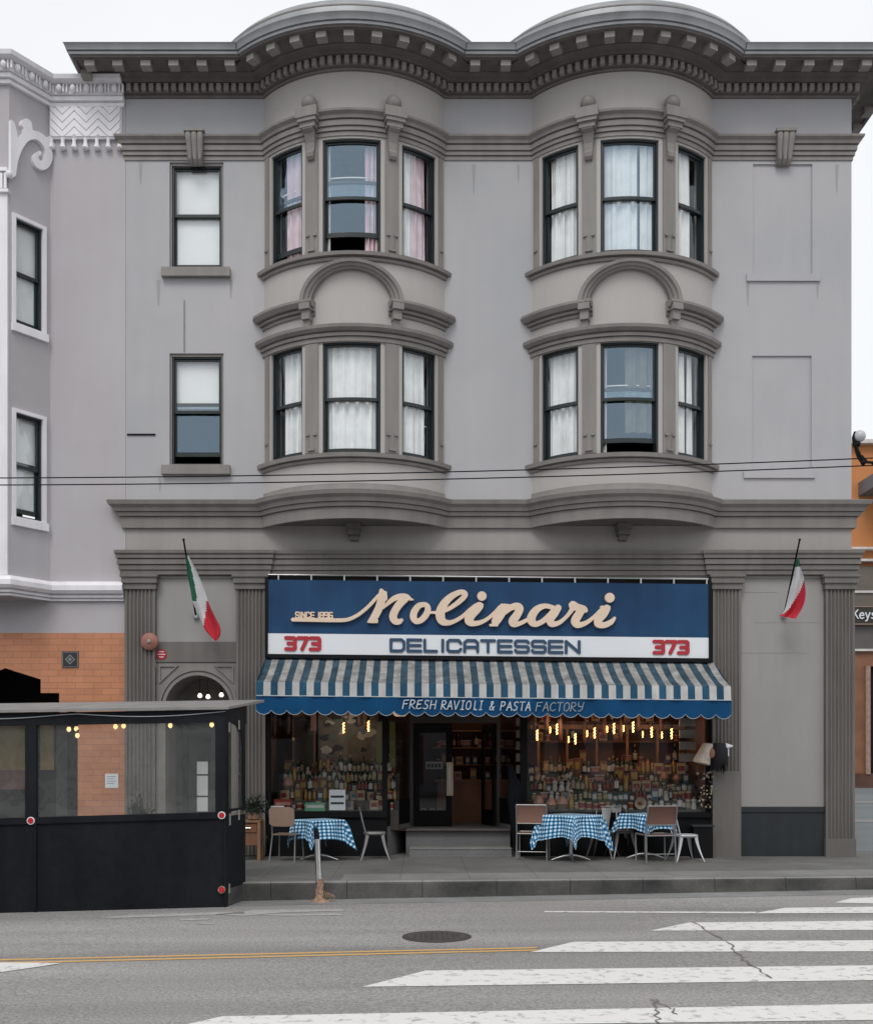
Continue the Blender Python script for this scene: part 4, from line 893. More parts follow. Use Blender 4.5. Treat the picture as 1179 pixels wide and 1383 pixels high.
T = [
 [z1(80, 296, 25), z1(200, 297, 25), z1(330, 298, 25), z1(405, 297, 25)], [z1(405, 297, 25), z1(450, 290, 24), z1(510, 260, 23), z1(570, 212, 22), z1(615, 165, 22), z1(645, 130, 20)],
 [z1(664, 98, 26), z1(670, 125, 50), z1(664, 165, 54), z1(648, 215, 52), z1(620, 270, 50), z1(604, 292, 44)], [z1(588, 300, 26), z1(612, 298, 32), z1(630, 298, 28)], [z1(575, 307, 10), z1(635, 308, 12)], [z1(690, 112, 22), z1(688, 150, 34)],
 [z1(672, 215, 14), z1(705, 185, 24), z1(745, 152, 34), z1(790, 135, 36), z1(830, 138, 36), z1(858, 153, 18), z1(876, 156, 6)],
 [z1(820, 150, 50), z1(785, 185, 50), z1(755, 230, 50), z1(742, 270, 52), z1(755, 298, 46), z1(780, 303, 36), z1(798, 292, 22)],
 [z1(950, 188, 30), z1(915, 195, 38), z1(885, 230, 44), z1(876, 270, 46), z1(892, 298, 38), z1(925, 292, 38), z1(958, 258, 42), z1(972, 220, 40), z1(965, 195, 34), z1(945, 186, 30)],
 [z1(960, 245, 16), z1(990, 240, 16), z1(1030, 240, 18)],
 [(588, 829, 4), (601, 826, 5), (613, 819, 6), (623, 811, 7), (628, 805, 7), (626, 801.5, 7), (620, 801.5, 7), (610, 806.5, 8.5), (601, 815, 10.5), (595.5, 825, 12), (594.5, 833, 12.5), (597, 840, 10.5), (604, 842.5, 7.5), (613, 840.5, 5.5), (624, 834, 5), (634, 825, 5), (642, 818, 4)],
 [(647, 819.5, 11), (643, 824, 12), (636.5, 831, 12), (633, 838, 12), (636, 842.5, 8.5), (645, 842.5, 6.5), (656, 838, 5), (667, 829, 5), (675, 821, 6)], [(650.5, 806, 12.5)], [(643, 817.8, 3.5), (651, 817.8, 3.5)],
 [(681.5, 820.5, 9), (678, 826, 12), (671.5, 836, 12.5), (669, 840, 11)], [(662, 845, 3.4), (671, 845, 3.4)], [(677, 818, 4), (687, 818, 3)],
 [(682, 828, 5), (690, 821, 8), (698, 819.5, 10), (701.5, 823, 10), (697, 832, 11), (692, 839, 11), (693.5, 843, 9), (701, 842.5, 6), (712, 837, 5), (720, 830, 5)],
 [(746, 820.5, 6), (736, 818.5, 6.5), (726, 822, 9), (719, 830, 11), (717, 838, 11.5), (722, 843, 8), (731, 840, 7), (741, 832, 8), (749, 823, 8)],
 [(753, 821, 9), (748, 828, 11), (742.5, 836, 11), (744.5, 842.5, 8.5), (754, 841, 6), (764, 833, 5), (771, 824, 6), (773, 819, 9)],
 [(773, 817, 11), (779, 820, 10), (787, 822, 9), (790, 824, 6)], [(784, 825, 10), (778.5, 833, 11.5), (776, 839.5, 11), (780, 843.5, 8.5), (790, 841, 6), (801, 833, 5), (812, 822, 5)],
 [(818.5, 821, 10), (814, 828, 11.5), (807.5, 836, 11), (807, 842, 9.5), (815, 843.5, 8), (824, 839.5, 7), (829, 834, 4)], [(822.6, 806.5, 13)], [(811, 819, 3), (822, 819, 3)],
]
T = [smoothpath(t) if len(t) > 2 else t for t in T]
skew(build('lettering', letters(T, 0.42, 0.07, sm(0.07)), M['beige'], SG))
skew(build('lettering', letters(word('SINCE 1896', 399, 450, 829.3, 838.5, 1.7, gap=0.45), 0.3, 0.05, sm(0.05)), M['beige'], SG))
skew(build('lettering', letters(word('DELICATESSEN', 526, 784, 863.5, 882.5, 4.0, gap=0.30), 0.4, 0.02, sm(0.02)), M['navy'], SG))
for a_ in (384, 881): skew(build('number', letters(word('373', a_, a_ + 50, 862, 882, 4.9, gap=0.36), 0.4, 0.02, sm(0.02)), M['red'], SG))

# ------------------------------------------------ awning
AW = thing('awning', 'blue and white striped awning with scalloped blue valance over the shop front', 'awning', (1.1, -0.5, 2.3), st=True)
A0, A1, AO = -2.63, 4.90, 1.1; zs_ = [3.30, 2.83, 2.61, 2.335]
sag = lambda x: -0.010 * (x - 1.1)
nst = 66; mb = MB(); wst = (A1 - A0) / nst
for k in range(nst):
    x0, x1 = A0 + k * wst, A0 + (k + 1) * wst
    for j in range(6):
        t0, t1 = j / 6, (j + 1) / 6
        f = lambda x, t: (x, -0.10 - (AO - 0.12) * t, zs_[0] + (zs_[1] - zs_[0]) * t - 0.05 * math.sin(PI * t) * 0.6 - (0.022 * math.sin(x * 6.6) + 0.012 * math.sin(x * 17.0 + 2)) * math.sin(PI * t) + sag(x))
        mb.quad(f(x0, t0), f(x1, t0), f(x1, t1), f(x0, t1), mi=k % 2 + 2)
    mb.quad((x0, -AO + 0.02, zs_[1] + sag(x0)), (x1, -AO + 0.02, zs_[1] + sag(x1)), (x1, -AO, zs_[2] + sag(x1)), (x0, -AO, zs_[2] + sag(x0)), mi=k % 2)
build('canopy', mb, [M['aw_blue'], M['aw_white'], M['aw_blue_top'], M['aw_white_top']], AW, smooth=50)
mb = MB(); nv = 31; wv = (A1 - A0) / nv; edge = []
for k in range(nv):
    for j in range(8):
        t = j / 8; x = A0 + (k + t) * wv; edge.append((x, zs_[3] + 0.045 - 0.068 * math.sin(PI * t) ** 0.7 + sag(x)))
edge.append((A1, zs_[3] + 0.045 + sag(A1)))
vy = lambda x: -AO - 0.004 - 0.012 * math.sin(x * 9) - 0.008 * math.sin(x * 23)
for (xa_, za_), (xb_, zb_) in zip(edge, edge[1:]):
    mb.rings([[(xa_, vy(xa_), zs_[2] + sag(xa_)), (xa_, vy(xa_), za_), (xa_, vy(xa_) + 0.004, za_), (xa_, vy(xa_) + 0.004, zs_[2] + sag(xa_))], [(xb_, vy(xb_), zs_[2] + sag(xb_)), (xb_, vy(xb_), zb_), (xb_, vy(xb_) + 0.004, zb_), (xb_, vy(xb_) + 0.004, zs_[2] + sag(xb_))]], True, False)
for xe in (A0, A1):   # side returns
    for k in range(12):
        y0, y1 = -AO + k * (AO - 0.1) / 12, -AO + (k + 1) * (AO - 0.1) / 12; ym = (y0 + y1) / 2; lo = zs_[3] + 0.045
        mb.quad((xe, y0, lo + sag(xe)), (xe, ym, lo - 0.055 + sag(xe)), (xe, y1, lo + sag(xe)), (xe, y1, zs_[2] + sag(xe)), (xe, y0, zs_[2] + sag(xe)))
build('valance', mb, M['valance'], AW)
mb = MB()
for xe in (A0, A1): mb.quad((xe, -0.1, zs_[0] + sag(xe)), (xe, -AO + 0.02, zs_[1] + sag(xe)), (xe, -AO, zs_[2] + sag(xe)), (xe, -0.1, zs_[2] + sag(xe)))
build('end_panel', mb, M['aw_blue'], AW)
mb = MB(); mb.tube([(A0, -AO - 0.012, zs_[2] + sag(A0)), (A1, -AO - 0.012, zs_[2] + sag(A1))], 0.009, 6); mb.tube([(x, vy(x) - 0.002, z) for x, z in edge], 0.0045, 5); build('piping', mb, M['piping'], AW)
ay = -AO - 0.024; ax_ = lambda px: (px - CX) * (D + ay) / F; az_ = lambda py: CZ + (CYH - py) * (D + ay) / F
aml = lambda px, py, d: (ax_(px), ay + d, az_(py))
wl = []
for t_, a_, b_ in (('FRESH', 543, 589), ('RAVIOLI', 595, 653), ('&', 660, 668), ('PASTA', 675, 717), ('FACTORY', 723, 788)):
    yo = (a_ - 543) * 0.017
    wl.append((t_ == 'FACTORY', word(t_, a_, b_, 945.0 + yo, 958.0 + yo, 1.35, GH, gap=0.22, drop=0.6, slant=0.12)))
build('lettering', letters([s for f_, w_ in wl if not f_ for s in w_], 0.25, 0.008, aml), M['letter_pale'], AW)
build('lettering', letters([s for f_, w_ in wl if f_ for s in w_], 0.25, 0.008, aml), mat('letter_faded', (0.22, 0.27, 0.31), 0.7, 0.2, 10), AW)
mb = MB()
for xe in (A0 + 0.03, (A0 + A1) / 2, A1 - 0.03): mb.tube([(xe, -0.1, 2.66), (xe, -AO + 0.03, 2.63)], 0.014, 6)
mb.tube([(A0, -AO + 0.03, 2.63 + sag(A0)), (A1, -AO + 0.03, 2.63 + sag(A1))], 0.016, 6); build('frame', mb, M['alu'], AW)

# ================================================================== shop goods
def display(x0, x1, mtl=M['oak']):
    t = thing('display_stand', '%s stepped window display stand behind the shop glass' % ('left' if x0 < 0 else 'right'), 'display stand', ((x0 + x1) / 2, 0.5, 0.43), st=True, group='display stands')
    mb = MB()
    tiers = [(0.16, 0.33, 0.78), (0.33, 0.50, 0.93), (0.50, 0.67, 1.08), (0.67, 0.83, 1.22), (0.83, 1.0, 1.38)]
    for y0, y1, z in tiers: mb.box(x0, x1, y0, y1, 0.43, z)
    build('tiers', mb, M['dark_room'], t); return tiers
def bottle_mb(r, h, neck=0.35, lab=True):
    q = MB(); hb = h * (1 - neck)
    q.lathe([(r * 0.9, 0), (r, 0.01), (r, hb), (r * 0.75, hb + h * 0.06), (r * 0.34, hb + h * 0.13), (r * 0.30, h * 0.93)], n=12, mi=0)
    q.lathe([(r * 0.36, h * 0.86), (r * 0.36, h), (r * 0.2, h)], n=10, mi=2)
    if lab: q.lathe([(r * 1.02, hb * 0.25), (r * 1.02, hb * 0.8)], n=12, mi=1, caps=False)
    return q
def jar_mb(r, h):
    q = MB(); q.lathe([(r * 0.92, 0), (r, 0.01), (r, h * 0.75), (r * 0.8, h * 0.84)], n=12, mi=0); q.lathe([(r * 0.85, h * 0.84), (r * 0.85, h), (r * 0.8, h)], n=12, mi=2); q.lathe([(r * 1.02, h * 0.2), (r * 1.02, h * 0.62)], n=12, mi=1, caps=False); return q
def box_mb(w_, d_, h):
    q = MB(); q.box(-w_ / 2, w_ / 2, -d_ / 2, d_ / 2, 0, h, 0); q.box(-w_ * 0.38, w_ * 0.38, -d_ / 2 - 0.003, -d_ / 2 - 0.001, h * 0.3, h * 0.75, 1); q.box(-w_ * 0.5, w_ * 0.5, -d_ / 2 - 0.002, -d_ / 2 - 0.0005, h * 0.86, h * 0.95, 2); return q
def tin_mb(r, h):
    q = MB(); q.lathe([(r, 0), (r, h), (r * 0.93, h), (r * 0.92, h - 0.004)], n=14, mi=0); q.lathe([(r * 1.01, h * 0.2), (r * 1.01, h * 0.8)], n=14, mi=1, caps=False); q.lathe([(r * 1.015, h * 0.9), (r * 1.015, h * 0.97)], n=14, mi=2, caps=False); return q
def plate_mb(r):
    q = MB(); n = 16
    q.rings([[(rr * math.cos(2 * PI * j / n), y + 0.0, r + rr * math.sin(2 * PI * j / n)) for j in range(n)] for rr, y in ((0.01, 0.02), (r * 0.6, 0.015), (r * 0.62, 0.005), (r, -0.02))], True, False, 1)
    q.rings([[(rr * math.cos(2 * PI * j / n), y, r + rr * math.sin(2 * PI * j / n)) for j in range(n)] for rr, y in ((0.005, -0.012), (r * 0.3, -0.005), (r * 0.32, 0.01))], True, False, 0); q.box(-0.02, 0.02, 0.02, 0.06, 0, r); return q
def cm(n_, c, r_=0.4): return mat('goods_' + n_, c, r_, 0.1, 20)
C = {'green': cm('green_glass', (0.012, 0.03, 0.012), 0.12), 'brown': cm('brown_glass', (0.03, 0.012, 0.006), 0.12), 'black': cm('black_glass', (0.006, 0.006, 0.008), 0.1), 'amber': cm('amber', (0.28, 0.15, 0.03), 0.2),
     'cream': cm('cream', (0.34, 0.29, 0.22)), 'white': cm('white', (0.48, 0.48, 0.47)), 'red': cm('red', (0.20, 0.025, 0.018)), 'gold': cm('gold', (0.35, 0.24, 0.07), 0.35), 'blue': cm('blue', (0.05, 0.13, 0.25)), 'mint': cm('mint', (0.10, 0.32, 0.19)),
     'purple': cm('purple', (0.09, 0.05, 0.09)), 'teal': cm('teal', (0.08, 0.18, 0.18)), 'pink': cm('pink', (0.32, 0.17, 0.14)), 'olive': cm('olive', (0.14, 0.15, 0.04)), 'tan': cm('tan', (0.16, 0.11, 0.07))}
KINDS = []
def kind(name, desc, cat, q, mats, wdt, ht): KINDS.append((name, desc, cat, [build(name, q, [C[k] for k in mats], smooth=35)], wdt, ht))
kind('wine_bottle', 'green wine bottle with cream label', 'bottle', bottle_mb(0.037, 0.31), ('green', 'cream', 'red'), 0.08, 0.31)
kind('wine_bottle', 'black wine bottle with white label', 'bottle', bottle_mb(0.037, 0.30), ('black', 'white', 'gold'), 0.08, 0.30)
kind('oil_bottle', 'amber oil bottle with gold label', 'bottle', bottle_mb(0.034, 0.27), ('amber', 'gold', 'black'), 0.075, 0.27)
kind('vinegar_bottle', 'slim brown vinegar bottle with red label', 'bottle', bottle_mb(0.028, 0.25, 0.4), ('brown', 'red', 'gold'), 0.065, 0.25)
kind('glass_jar', 'red sauce jar with white label', 'jar', jar_mb(0.045, 0.14), ('red', 'white', 'gold'), 0.10, 0.14)
kind('glass_jar', 'olive coloured jar with cream label', 'jar', jar_mb(0.042, 0.13), ('olive', 'cream', 'white'), 0.095, 0.13)
kind('tin_can', 'cream tin can with red band', 'tin', tin_mb(0.05, 0.13), ('cream', 'red', 'gold'), 0.11, 0.13)
kind('tin_can', 'silver blue tin can with white label', 'tin', tin_mb(0.045, 0.12), ('teal', 'white', 'blue'), 0.10, 0.12)
kind('carton', 'white and blue pasta carton', 'box', box_mb(0.11, 0.05, 0.20), ('blue', 'white', 'red'), 0.13, 0.20)
kind('carton', 'cream biscuit carton with red panel', 'box', box_mb(0.14, 0.06, 0.17), ('cream', 'red', 'gold'), 0.16, 0.17)
kind('carton', 'purple sweets carton with pale panel', 'box', box_mb(0.16, 0.08, 0.12), ('purple', 'pink', 'white'), 0.18, 0.12)
kind('carton', 'tan gift carton with gold panel', 'box', box_mb(0.12, 0.08, 0.22), ('tan', 'gold', 'red'), 0.14, 0.22)
kind('plate', 'round painted cream plate on a stand', 'plate', plate_mb(0.10), ('red', 'cream', 'gold'), 0.22, 0.20)
def basket_mb(r, h):
    q = MB(); q.lathe([(r * 0.75, 0), (r, h * 0.45), (r * 1.02, h * 0.45)], n=14, mi=0); q.lathe([(r * 0.95, h * 0.45), (r * 0.75, h * 0.75), (r * 0.3, h)], n=10, mi=1); q.tube([(r * 0.95 * math.cos(PI * k / 8), 0, h * 0.45 + h * 0.6 * math.sin(PI * k / 8)) for k in range(9)], 0.006, 5, mi=2); return q
kind('gift_basket', 'tan gift basket wrapped in pale paper', 'basket', basket_mb(0.11, 0.24), ('tan', 'pink', 'gold'), 0.22, 0.24)
def figure_mb(h):
    q = MB(); q.lathe([(0.045, 0), (0.05, h * 0.1), (0.03, h * 0.45), (0.045, h * 0.6), (0.02, h * 0.72)], n=10, mi=0); q.ball((0, 0, h * 0.8), h * 0.12, 10, 6, mi=1); q.lathe([(0.05, h * 0.88), (0.02, h * 0.9), (0.018, h)], n=10, mi=2); return q
kind('ceramic_figure', 'small ceramic figure with dark hat', 'figurine', figure_mb(0.22), ('white', 'pink', 'black'), 0.11, 0.22)
kind('paper_bag', 'folded cream flour bag with blue panel', 'bag', box_mb(0.12, 0.07, 0.16), ('cream', 'blue', 'tan'), 0.13, 0.16)
used = set()
def put_good(ki, x, y, z, where, rz=0.0):
    name, desc, cat, holder, wdt, ht = KINDS[ki]; src = holder[0]
    if ki in used: o = src.copy(); COL.objects.link(o)
    else: o = src; used.add(ki)
    o.location = (x, y, z); o.rotation_euler = (0, 0, rz); tag(o, '%s on the %s' % (desc, where), cat, '%ss on the %s' % (desc, where)); return o
ORD = ['front shelf', 'second shelf', 'third shelf', 'fourth shelf', 'rear shelf']
def fill(x0, x1, side, weights, step=1.06):
    tiers = display(x0, x1)
    for ti, (y0, y1, z) in enumerate(tiers):
        x = x0 + 0.06
        while x < x1 - 0.08:
            ki = random.choices(range(len(KINDS)), weights[min(ti, len(weights) - 1)])[0]; run = random.choice((1, 1, 1, 2, 3))
            for _ in range(run):
                wd = KINDS[ki][4]
                if x + wd > x1 - 0.03: x = x1; break
                if not (side == 'left' and ti == 0 and -1.28 < x < -0.9):
                    gs = random.uniform(0.72, 1.18); go = put_good(ki, x + wd / 2, y0 + 0.085 + random.uniform(-0.03, 0.03), z, '%s of the %s window' % (ORD[ti], side), random.uniform(-0.7, 0.7)); go.scale = (gs, gs, gs * random.uniform(0.85, 1.15))
                x += wd * step * random.uniform(0.9, 1.15)
random.seed(11)
#      wineg wineb oil vin jarR jarO tinC tinB cB  cC  cP  cT plate
#      wineg wineb oil vin jarR jarO tinC tinB cB  cC  cP  cT plate basket figure bag
fill(SX0 + 0.12, XX(538), 'left', [(0, 0, 1, 0, 3, 2, 4, 1, 4, 3, 1, 1, 0, .3, 1, 2), (1, 1, 3, 2, 2, 2, 1, 1, 2, 1, 0, 1, 0, .5, 1, 1), (4, 3, 3, 3, 0, 1, 0, 0, 1, 0, 0, 1, 0, .5, 1, 1), (5, 4, 2, 2, 0, 0, 0, 0, 0, 0, 0, 1, 0, .3, 1, 0)], 0.98)
fill(XX(716), SX1 - 0.1, 'right', [(0, 1, 2, 1, 2, 3, 3, 3, 1, 2, 1, 1, 1, .5, 2, 2), (2, 2, 3, 2, 2, 2, 2, 3, 1, 1, 1, 1, .4, .6, 2, 1), (3, 3, 3, 3, 1, 1, 1, 2, 1, 1, 1, 1, .4, .8, 2, 1), (3, 3, 2, 2, 0, 0, 1, 1, 1, 1, 1, 3, 0, 1.2, 1.5, 1)], 0.95)
# special items of the left window
mb = MB(); mb.box(XX(363), XX(383), 0.075, 0.09, ZZ(1097), ZZ(1089)); mb.box(XX(366), XX(372), 0.073, 0.0749, ZZ(1095), ZZ(1091), mi=1); tag(build('price_card', mb, [M['sign_white'], C['teal']]), 'low white card lying at the left end of the left shop window', 'card')
mb = MB(); mb.box(XX(444), XX(466), 0.09, 0.105, ZZ(1095), ZZ(1067)); 
for z_ in (1077, 1086): mb.box(XX(446), XX(464), 0.086, 0.0899, ZZ(z_ + 1), ZZ(z_ - 2), mi=1)
tag(build('notice_board', mb, [M['sign_white'], M['base']]), 'white notice board with dark bars standing in the left shop window', 'notice')
mb = MB(); mb.box(XX(411), XX(438), 0.10, 0.2, 0.76, ZZ(1085)); mb.box(XX(413), XX(436), 0.097, 0.0999, ZZ(1092), ZZ(1088), mi=1); tag(build('sweet_box', mb, [C['mint'], C['white']]), 'wide mint green box lying in the left shop window', 'box')
mb = MB(); mb.box(XX(369), XX(393), 0.10, 0.2, ZZ(1089), ZZ(1080)); mb.box(XX(371), XX(391), 0.097, 0.0999, ZZ(1088), ZZ(1084), mi=1); tag(build('sweet_box', mb, [C['red'], C['pink']]), 'small red box at the left end of the left shop window', 'box')
# poster backdrop with pale drawing
mb = MB(); mb.box(XX(422), XX(508), 1.02, 1.05, 1.0, 2.75, 0)
random.seed(5)
for k in range(26):
    cx0, cz0 = random.uniform(XX(426), XX(500)), random.uniform(1.75, 2.6); r0 = random.uniform(0.04, 0.14); n = 9
    mb.quad(*[(cx0 + r0 * random.uniform(0.6, 1.3) * math.cos(2 * PI * j / n), 1.018 - 0.0006 * k, cz0 + r0 * random.uniform(0.4, 0.9) * math.sin(2 * PI * j / n)) for j in range(n)], mi=1 + k % 3)
tag(build('poster', mb, [mat('poster_ground', (0.14, 0.12, 0.085), 0.8, 0.3, 6), mat('poster_pale', (0.42, 0.40, 0.35), 0.8, 0.2, 6), mat('poster_dark', (0.03, 0.025, 0.02), 0.8), mat('poster_green', (0.10, 0.13, 0.10), 0.8)]), 'large poster with pale patches hanging behind the left shop window', 'poster')
mb = MB(); mb.box(XX(385), XX(418), 1.02, 1.06, 0.6, 2.5, 0); mb.box(XX(388), XX(415), 1.012, 1.0199, 0.7, 2.4, 1); tag(build('screen_panel', mb, [M['oak'], M['dark_room']]), 'dark framed panel standing left of the poster in the left shop window', 'panel')
mb = MB(); mb.box(XX(412), XX(420), 0.9, 0.91, 2.15, 2.75); tag(build('hanging_banner', mb, C['pink']), 'narrow pink banner hanging beside the poster in the left shop window', 'banner')
mb = MB(); mb.box(XX(505), XX(514), 0.9, 0.91, 1.5, 2.3); mb.box(XX(526, .6), XX(534, .6), 0.6, 0.61, 1.5, 2.3); tag(build('paper_sheet', mb, C['olive']), 'pair of olive paper sheets hanging by the post of the left shop window', 'paper')
# right window back structure
t = thing('shelf_frame', 'wooden shelf frame with cream rail behind the right shop window', 'shelf', (3.3, 1.3, 0.43), st=True)
mb = MB(); mb.box(XX(716, 1.3), XX(925, 1.3), 1.3, 1.36, ZZ(985, 1.3), ZZ(979, 1.3))
for px in (727, 766, 806, 847, 888): mb.box(XX(px - 1.5, 1.3), XX(px + 1.5, 1.3), 1.29, 1.36, 0.5, ZZ(985, 1.3))
build('rail_frame', mb, M['oak'], t)
mb = MB()
for z_ in (1.55, 1.95, 2.3): mb.box(XX(716, 1.4), XX(960, 1.4), 1.38, 1.75, z_, z_ + 0.03)
mb.box(XX(712, 1.7), XX(965, 1.7), 1.76, 1.80, 0.43, 2.9); build('shelf', mb, M['brown'], t)
random.seed(21)
for z_, sn in ((1.58, 'lowest'), (1.98, 'middle'), (2.33, 'top')):
    x = XX(722, 1.5)
    while x < XX(950, 1.5):
        ki = random.choice((0, 1, 3, 8, 9, 10, 11, 6))
        if random.random() < 0.35: put_good(ki, x + KINDS[ki][4] / 2, 1.5, z_, '%s back shelf of the right window' % sn, random.uniform(-.2, .2))
        x += KINDS[ki][4] * 1.15
for (pa, pb, y_, nm) in ((918, 940, 0.25, 'right'), (697, 703, 0.45, 'left')):
    for k in range(4 if nm == 'right' else 5):
        zt_ = 970 + k * 16; mb = MB(); mb.box(XX(pa, y_), XX(pb, y_), y_, y_ + 0.05, ZZ(zt_ + 11, y_), ZZ(zt_, y_))
        tag(build('price_card', mb, mat('card_pale', (0.22, 0.20, 0.19), 0.7) if k == 0 else bpy.data.materials['card_pale']), 'pale card %s from the top in the column %s of the right shop window' % (['first', 'second', 'third', 'fourth', 'fifth'][k], nm), 'card', 'column of cards')
# hanging sausages and wrapped cheeses
random.seed(31); hang0 = None
for side, xs_ in (('left', (370, 378, 389, 486, 494)), ('right', (722, 738, 757, 790, 816, 838, 862, 893))):
    for k, px in enumerate(xs_):
        y_ = random.uniform(0.7, 1.0); top = 2.9; zb_ = random.uniform(1.85, 2.15) + (0.15 if side == 'left' else 0); lab = 'dark wrapped sausage hanging by a string in the %s shop window, %s from the left' % (side, ['first', 'second', 'third', 'fourth', 'fifth', 'sixth', 'seventh', 'eighth'][k])
        if hang0 is None:
            hang0 = t = thing('hanging_sausage', lab, 'sausage', (XX(px, y_), y_, zb_), group='hanging sausages in the left window')
            mb = MB(); mb.lathe([(0.008, 0), (0.03, 0.02), (0.042, 0.12), (0.04, 0.30), (0.028, 0.39), (0.008, 0.42)], n=10); build('sausage', mb, mat('sausage_skin', (0.09, 0.045, 0.035), 0.6, 0.3, 30), t, smooth=50)
            mb = MB(); mb.tube([(0, 0, 0.41), (0, 0, 1.0)], 0.003, 4); build('string', mb, C['tan'], t)
        else: dup(hang0, (XX(px, y_), y_, zb_), random.uniform(0, 3), lab, 'hanging sausages in the %s window' % side)
# filament bulbs
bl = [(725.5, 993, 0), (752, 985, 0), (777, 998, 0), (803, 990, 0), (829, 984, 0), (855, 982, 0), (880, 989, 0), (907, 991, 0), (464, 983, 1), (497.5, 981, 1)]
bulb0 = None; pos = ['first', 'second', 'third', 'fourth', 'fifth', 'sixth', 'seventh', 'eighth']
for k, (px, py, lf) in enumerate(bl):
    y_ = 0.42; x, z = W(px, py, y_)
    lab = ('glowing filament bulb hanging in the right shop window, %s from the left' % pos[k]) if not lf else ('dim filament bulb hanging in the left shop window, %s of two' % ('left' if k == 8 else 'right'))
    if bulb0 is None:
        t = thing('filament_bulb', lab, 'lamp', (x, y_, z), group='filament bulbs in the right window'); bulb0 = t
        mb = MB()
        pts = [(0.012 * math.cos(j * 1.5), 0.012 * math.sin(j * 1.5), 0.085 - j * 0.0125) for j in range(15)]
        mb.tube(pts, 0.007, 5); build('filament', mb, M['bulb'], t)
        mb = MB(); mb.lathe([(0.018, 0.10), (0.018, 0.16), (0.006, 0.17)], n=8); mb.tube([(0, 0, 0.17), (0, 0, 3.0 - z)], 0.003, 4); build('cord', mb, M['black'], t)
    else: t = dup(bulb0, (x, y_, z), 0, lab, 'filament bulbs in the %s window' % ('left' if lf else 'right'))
for lx_, z, e, y_ in ((2.4, 2.3, 7, 0.5), (3.9, 2.3, 7, 0.5), (0.9, 2.6, 2, 2.4), (-1.4, 2.3, 3.0, 0.45)):
    l_ = bpy.data.lights.new('shop_light', 'POINT'); l_.energy = e; x = lx_; l_.color = (1, 0.58, 0.30) if x > 0 else (1, 0.84, 0.68); l_.shadow_soft_size = 0.15
    lo_ = bpy.data.objects.new('shop_light', l_); COL.objects.link(lo_); lo_.location = (x, y_, z)
for k, (px, py) in enumerate(((743, 986), (768, 999), (793, 991), (820, 985), (842, 984), (868, 992), (894, 993))):  # added glowing copies stand in for bulb reflections in the glass
    x, z = W(px, py, 0.8); r_ = dup(bulb0, (x, 0.8, z), 0.7, 'small glowing stand-in for a bulb reflection in the right shop window, %s from the left' % pos[k], 'bulb reflection stand-ins'); r_.scale = (0.7, 0.7, 0.62)
# counter seen through the open door
t = thing('shop_counter', 'reddish wooden counter with boxes seen through the open shop door', 'counter', (1.0, 2.9, 0.43), st=True)
mb = MB(); mb.box(0.3, 1.9, 2.7, 3.2, 0.43, 1.2); build('body', mb, M['copperwood'], t); mb = MB(); mb.box(0.25, 1.95, 2.65, 3.25, 1.2, 1.25); build('top', mb, M['oak'], t)
t = thing('back_shelf', 'dark wall shelf with packages seen through the open shop door', 'shelf', (1.0, 3.3, 1.5), st=True)
mb = MB()
for z_ in (1.52, 1.86, 2.2): mb.box(0.2, 2.0, 3.15, 3.45, z_, z_ + 0.025)
build('board', mb, M['oak'], t); random.seed(90)
for z_, sn in ((1.545, 'lowest'), (1.885, 'middle')):
    x = 0.32
    while x < 1.85: ki = random.choice((0, 1, 3, 6, 8, 9, 10, 11)); put_good(ki, x, 3.28, z_, '%s wall shelf inside the shop' % sn, random.uniform(-.3, .3)); x += KINDS[ki][4] * 1.1
for k, (x, c_) in enumerate(((0.7, 'red'), (1.0, 'tan'), (1.28, 'white'), (1.5, 'red'))): put_good((9, 11, 8, 4)[k], x, 2.85, 1.25, 'counter inside the shop')

# ================================================================== LEFT NEIGHBOUR
NB = thing('neighbour_building', 'lilac grey building with white trim and orange tiled ground floor left of the corner building', 'building', (-7.5, 0, 0), st=True)
P0, P1 = Vector((-6.275, 0.0)), Vector((-6.73, -0.62)); FU = (P1 - P0).normalized(); FNN = Vector((-FU.y, FU.x)) * -1
if FNN.y > 0: FNN = -FNN
FL = (P1 - P0).length
def fm(u, z, d): q = P0 + FU * u - FNN * d; return (q.x, q.y, z)
mb = MB()
nwin = [(0.165, 0.665, 5.62, 7.33), (0.165, 0.665, 8.80, 10.52)]
mb.quad((-6.275, 0, 3.775), (XL - 0.004, 0, 3.775), (XL - 0.004, 0, 12.98), (-6.275, 0, 12.98))
sheet(mb, fm, 0, FL, 4.3, 12.98, nwin, 0.15)
mb.quad((P1.x, P1.y, 4.3), (-10.5, P1.y, 4.3), (-10.5, P1.y, 12.98), (P1.x, P1.y, 12.98))
mb.quad((P0.x, 0, 4.31), (P1.x, P1.y, 4.31), (-10.5, P1.y, 4.31), (-10.5, 0, 4.31)); mb.quad((-10.5, 0, 3.775), (-6.275, 0, 3.775), (-6.275, 0, 4.4), (-10.5, 0, 4.4))
mb.quad((-10.5, -0.62, 12.9), (P1.x, P1.y, 12.9), (-6.275, 0, 12.9), (XL - 0.01, 0, 12.9), (XL - 0.01, 8, 12.9), (-10.5, 8, 12.9))
mb.quad((-10.5, 0, 0), (-10.5, 8, 0), (-10.5, 8, 12.9), (-10.5, 0, 12.9))
mb.quad((XL - 0.005, 0.0005, 0), (XL - 0.005, 0.0005, 12.9), (XL - 0.005, 7.9, 12.9), (XL - 0.005, 7.9, 0))
build('wall', mb, M['lilac'], NB)
mb = MB(); mb.quad(fm(0, 5, 0.8), fm(FL, 5, 0.8), fm(FL, 11, 0.8), fm(0, 11, 0.8)); build('room', mb, M['dark_room'], NB)
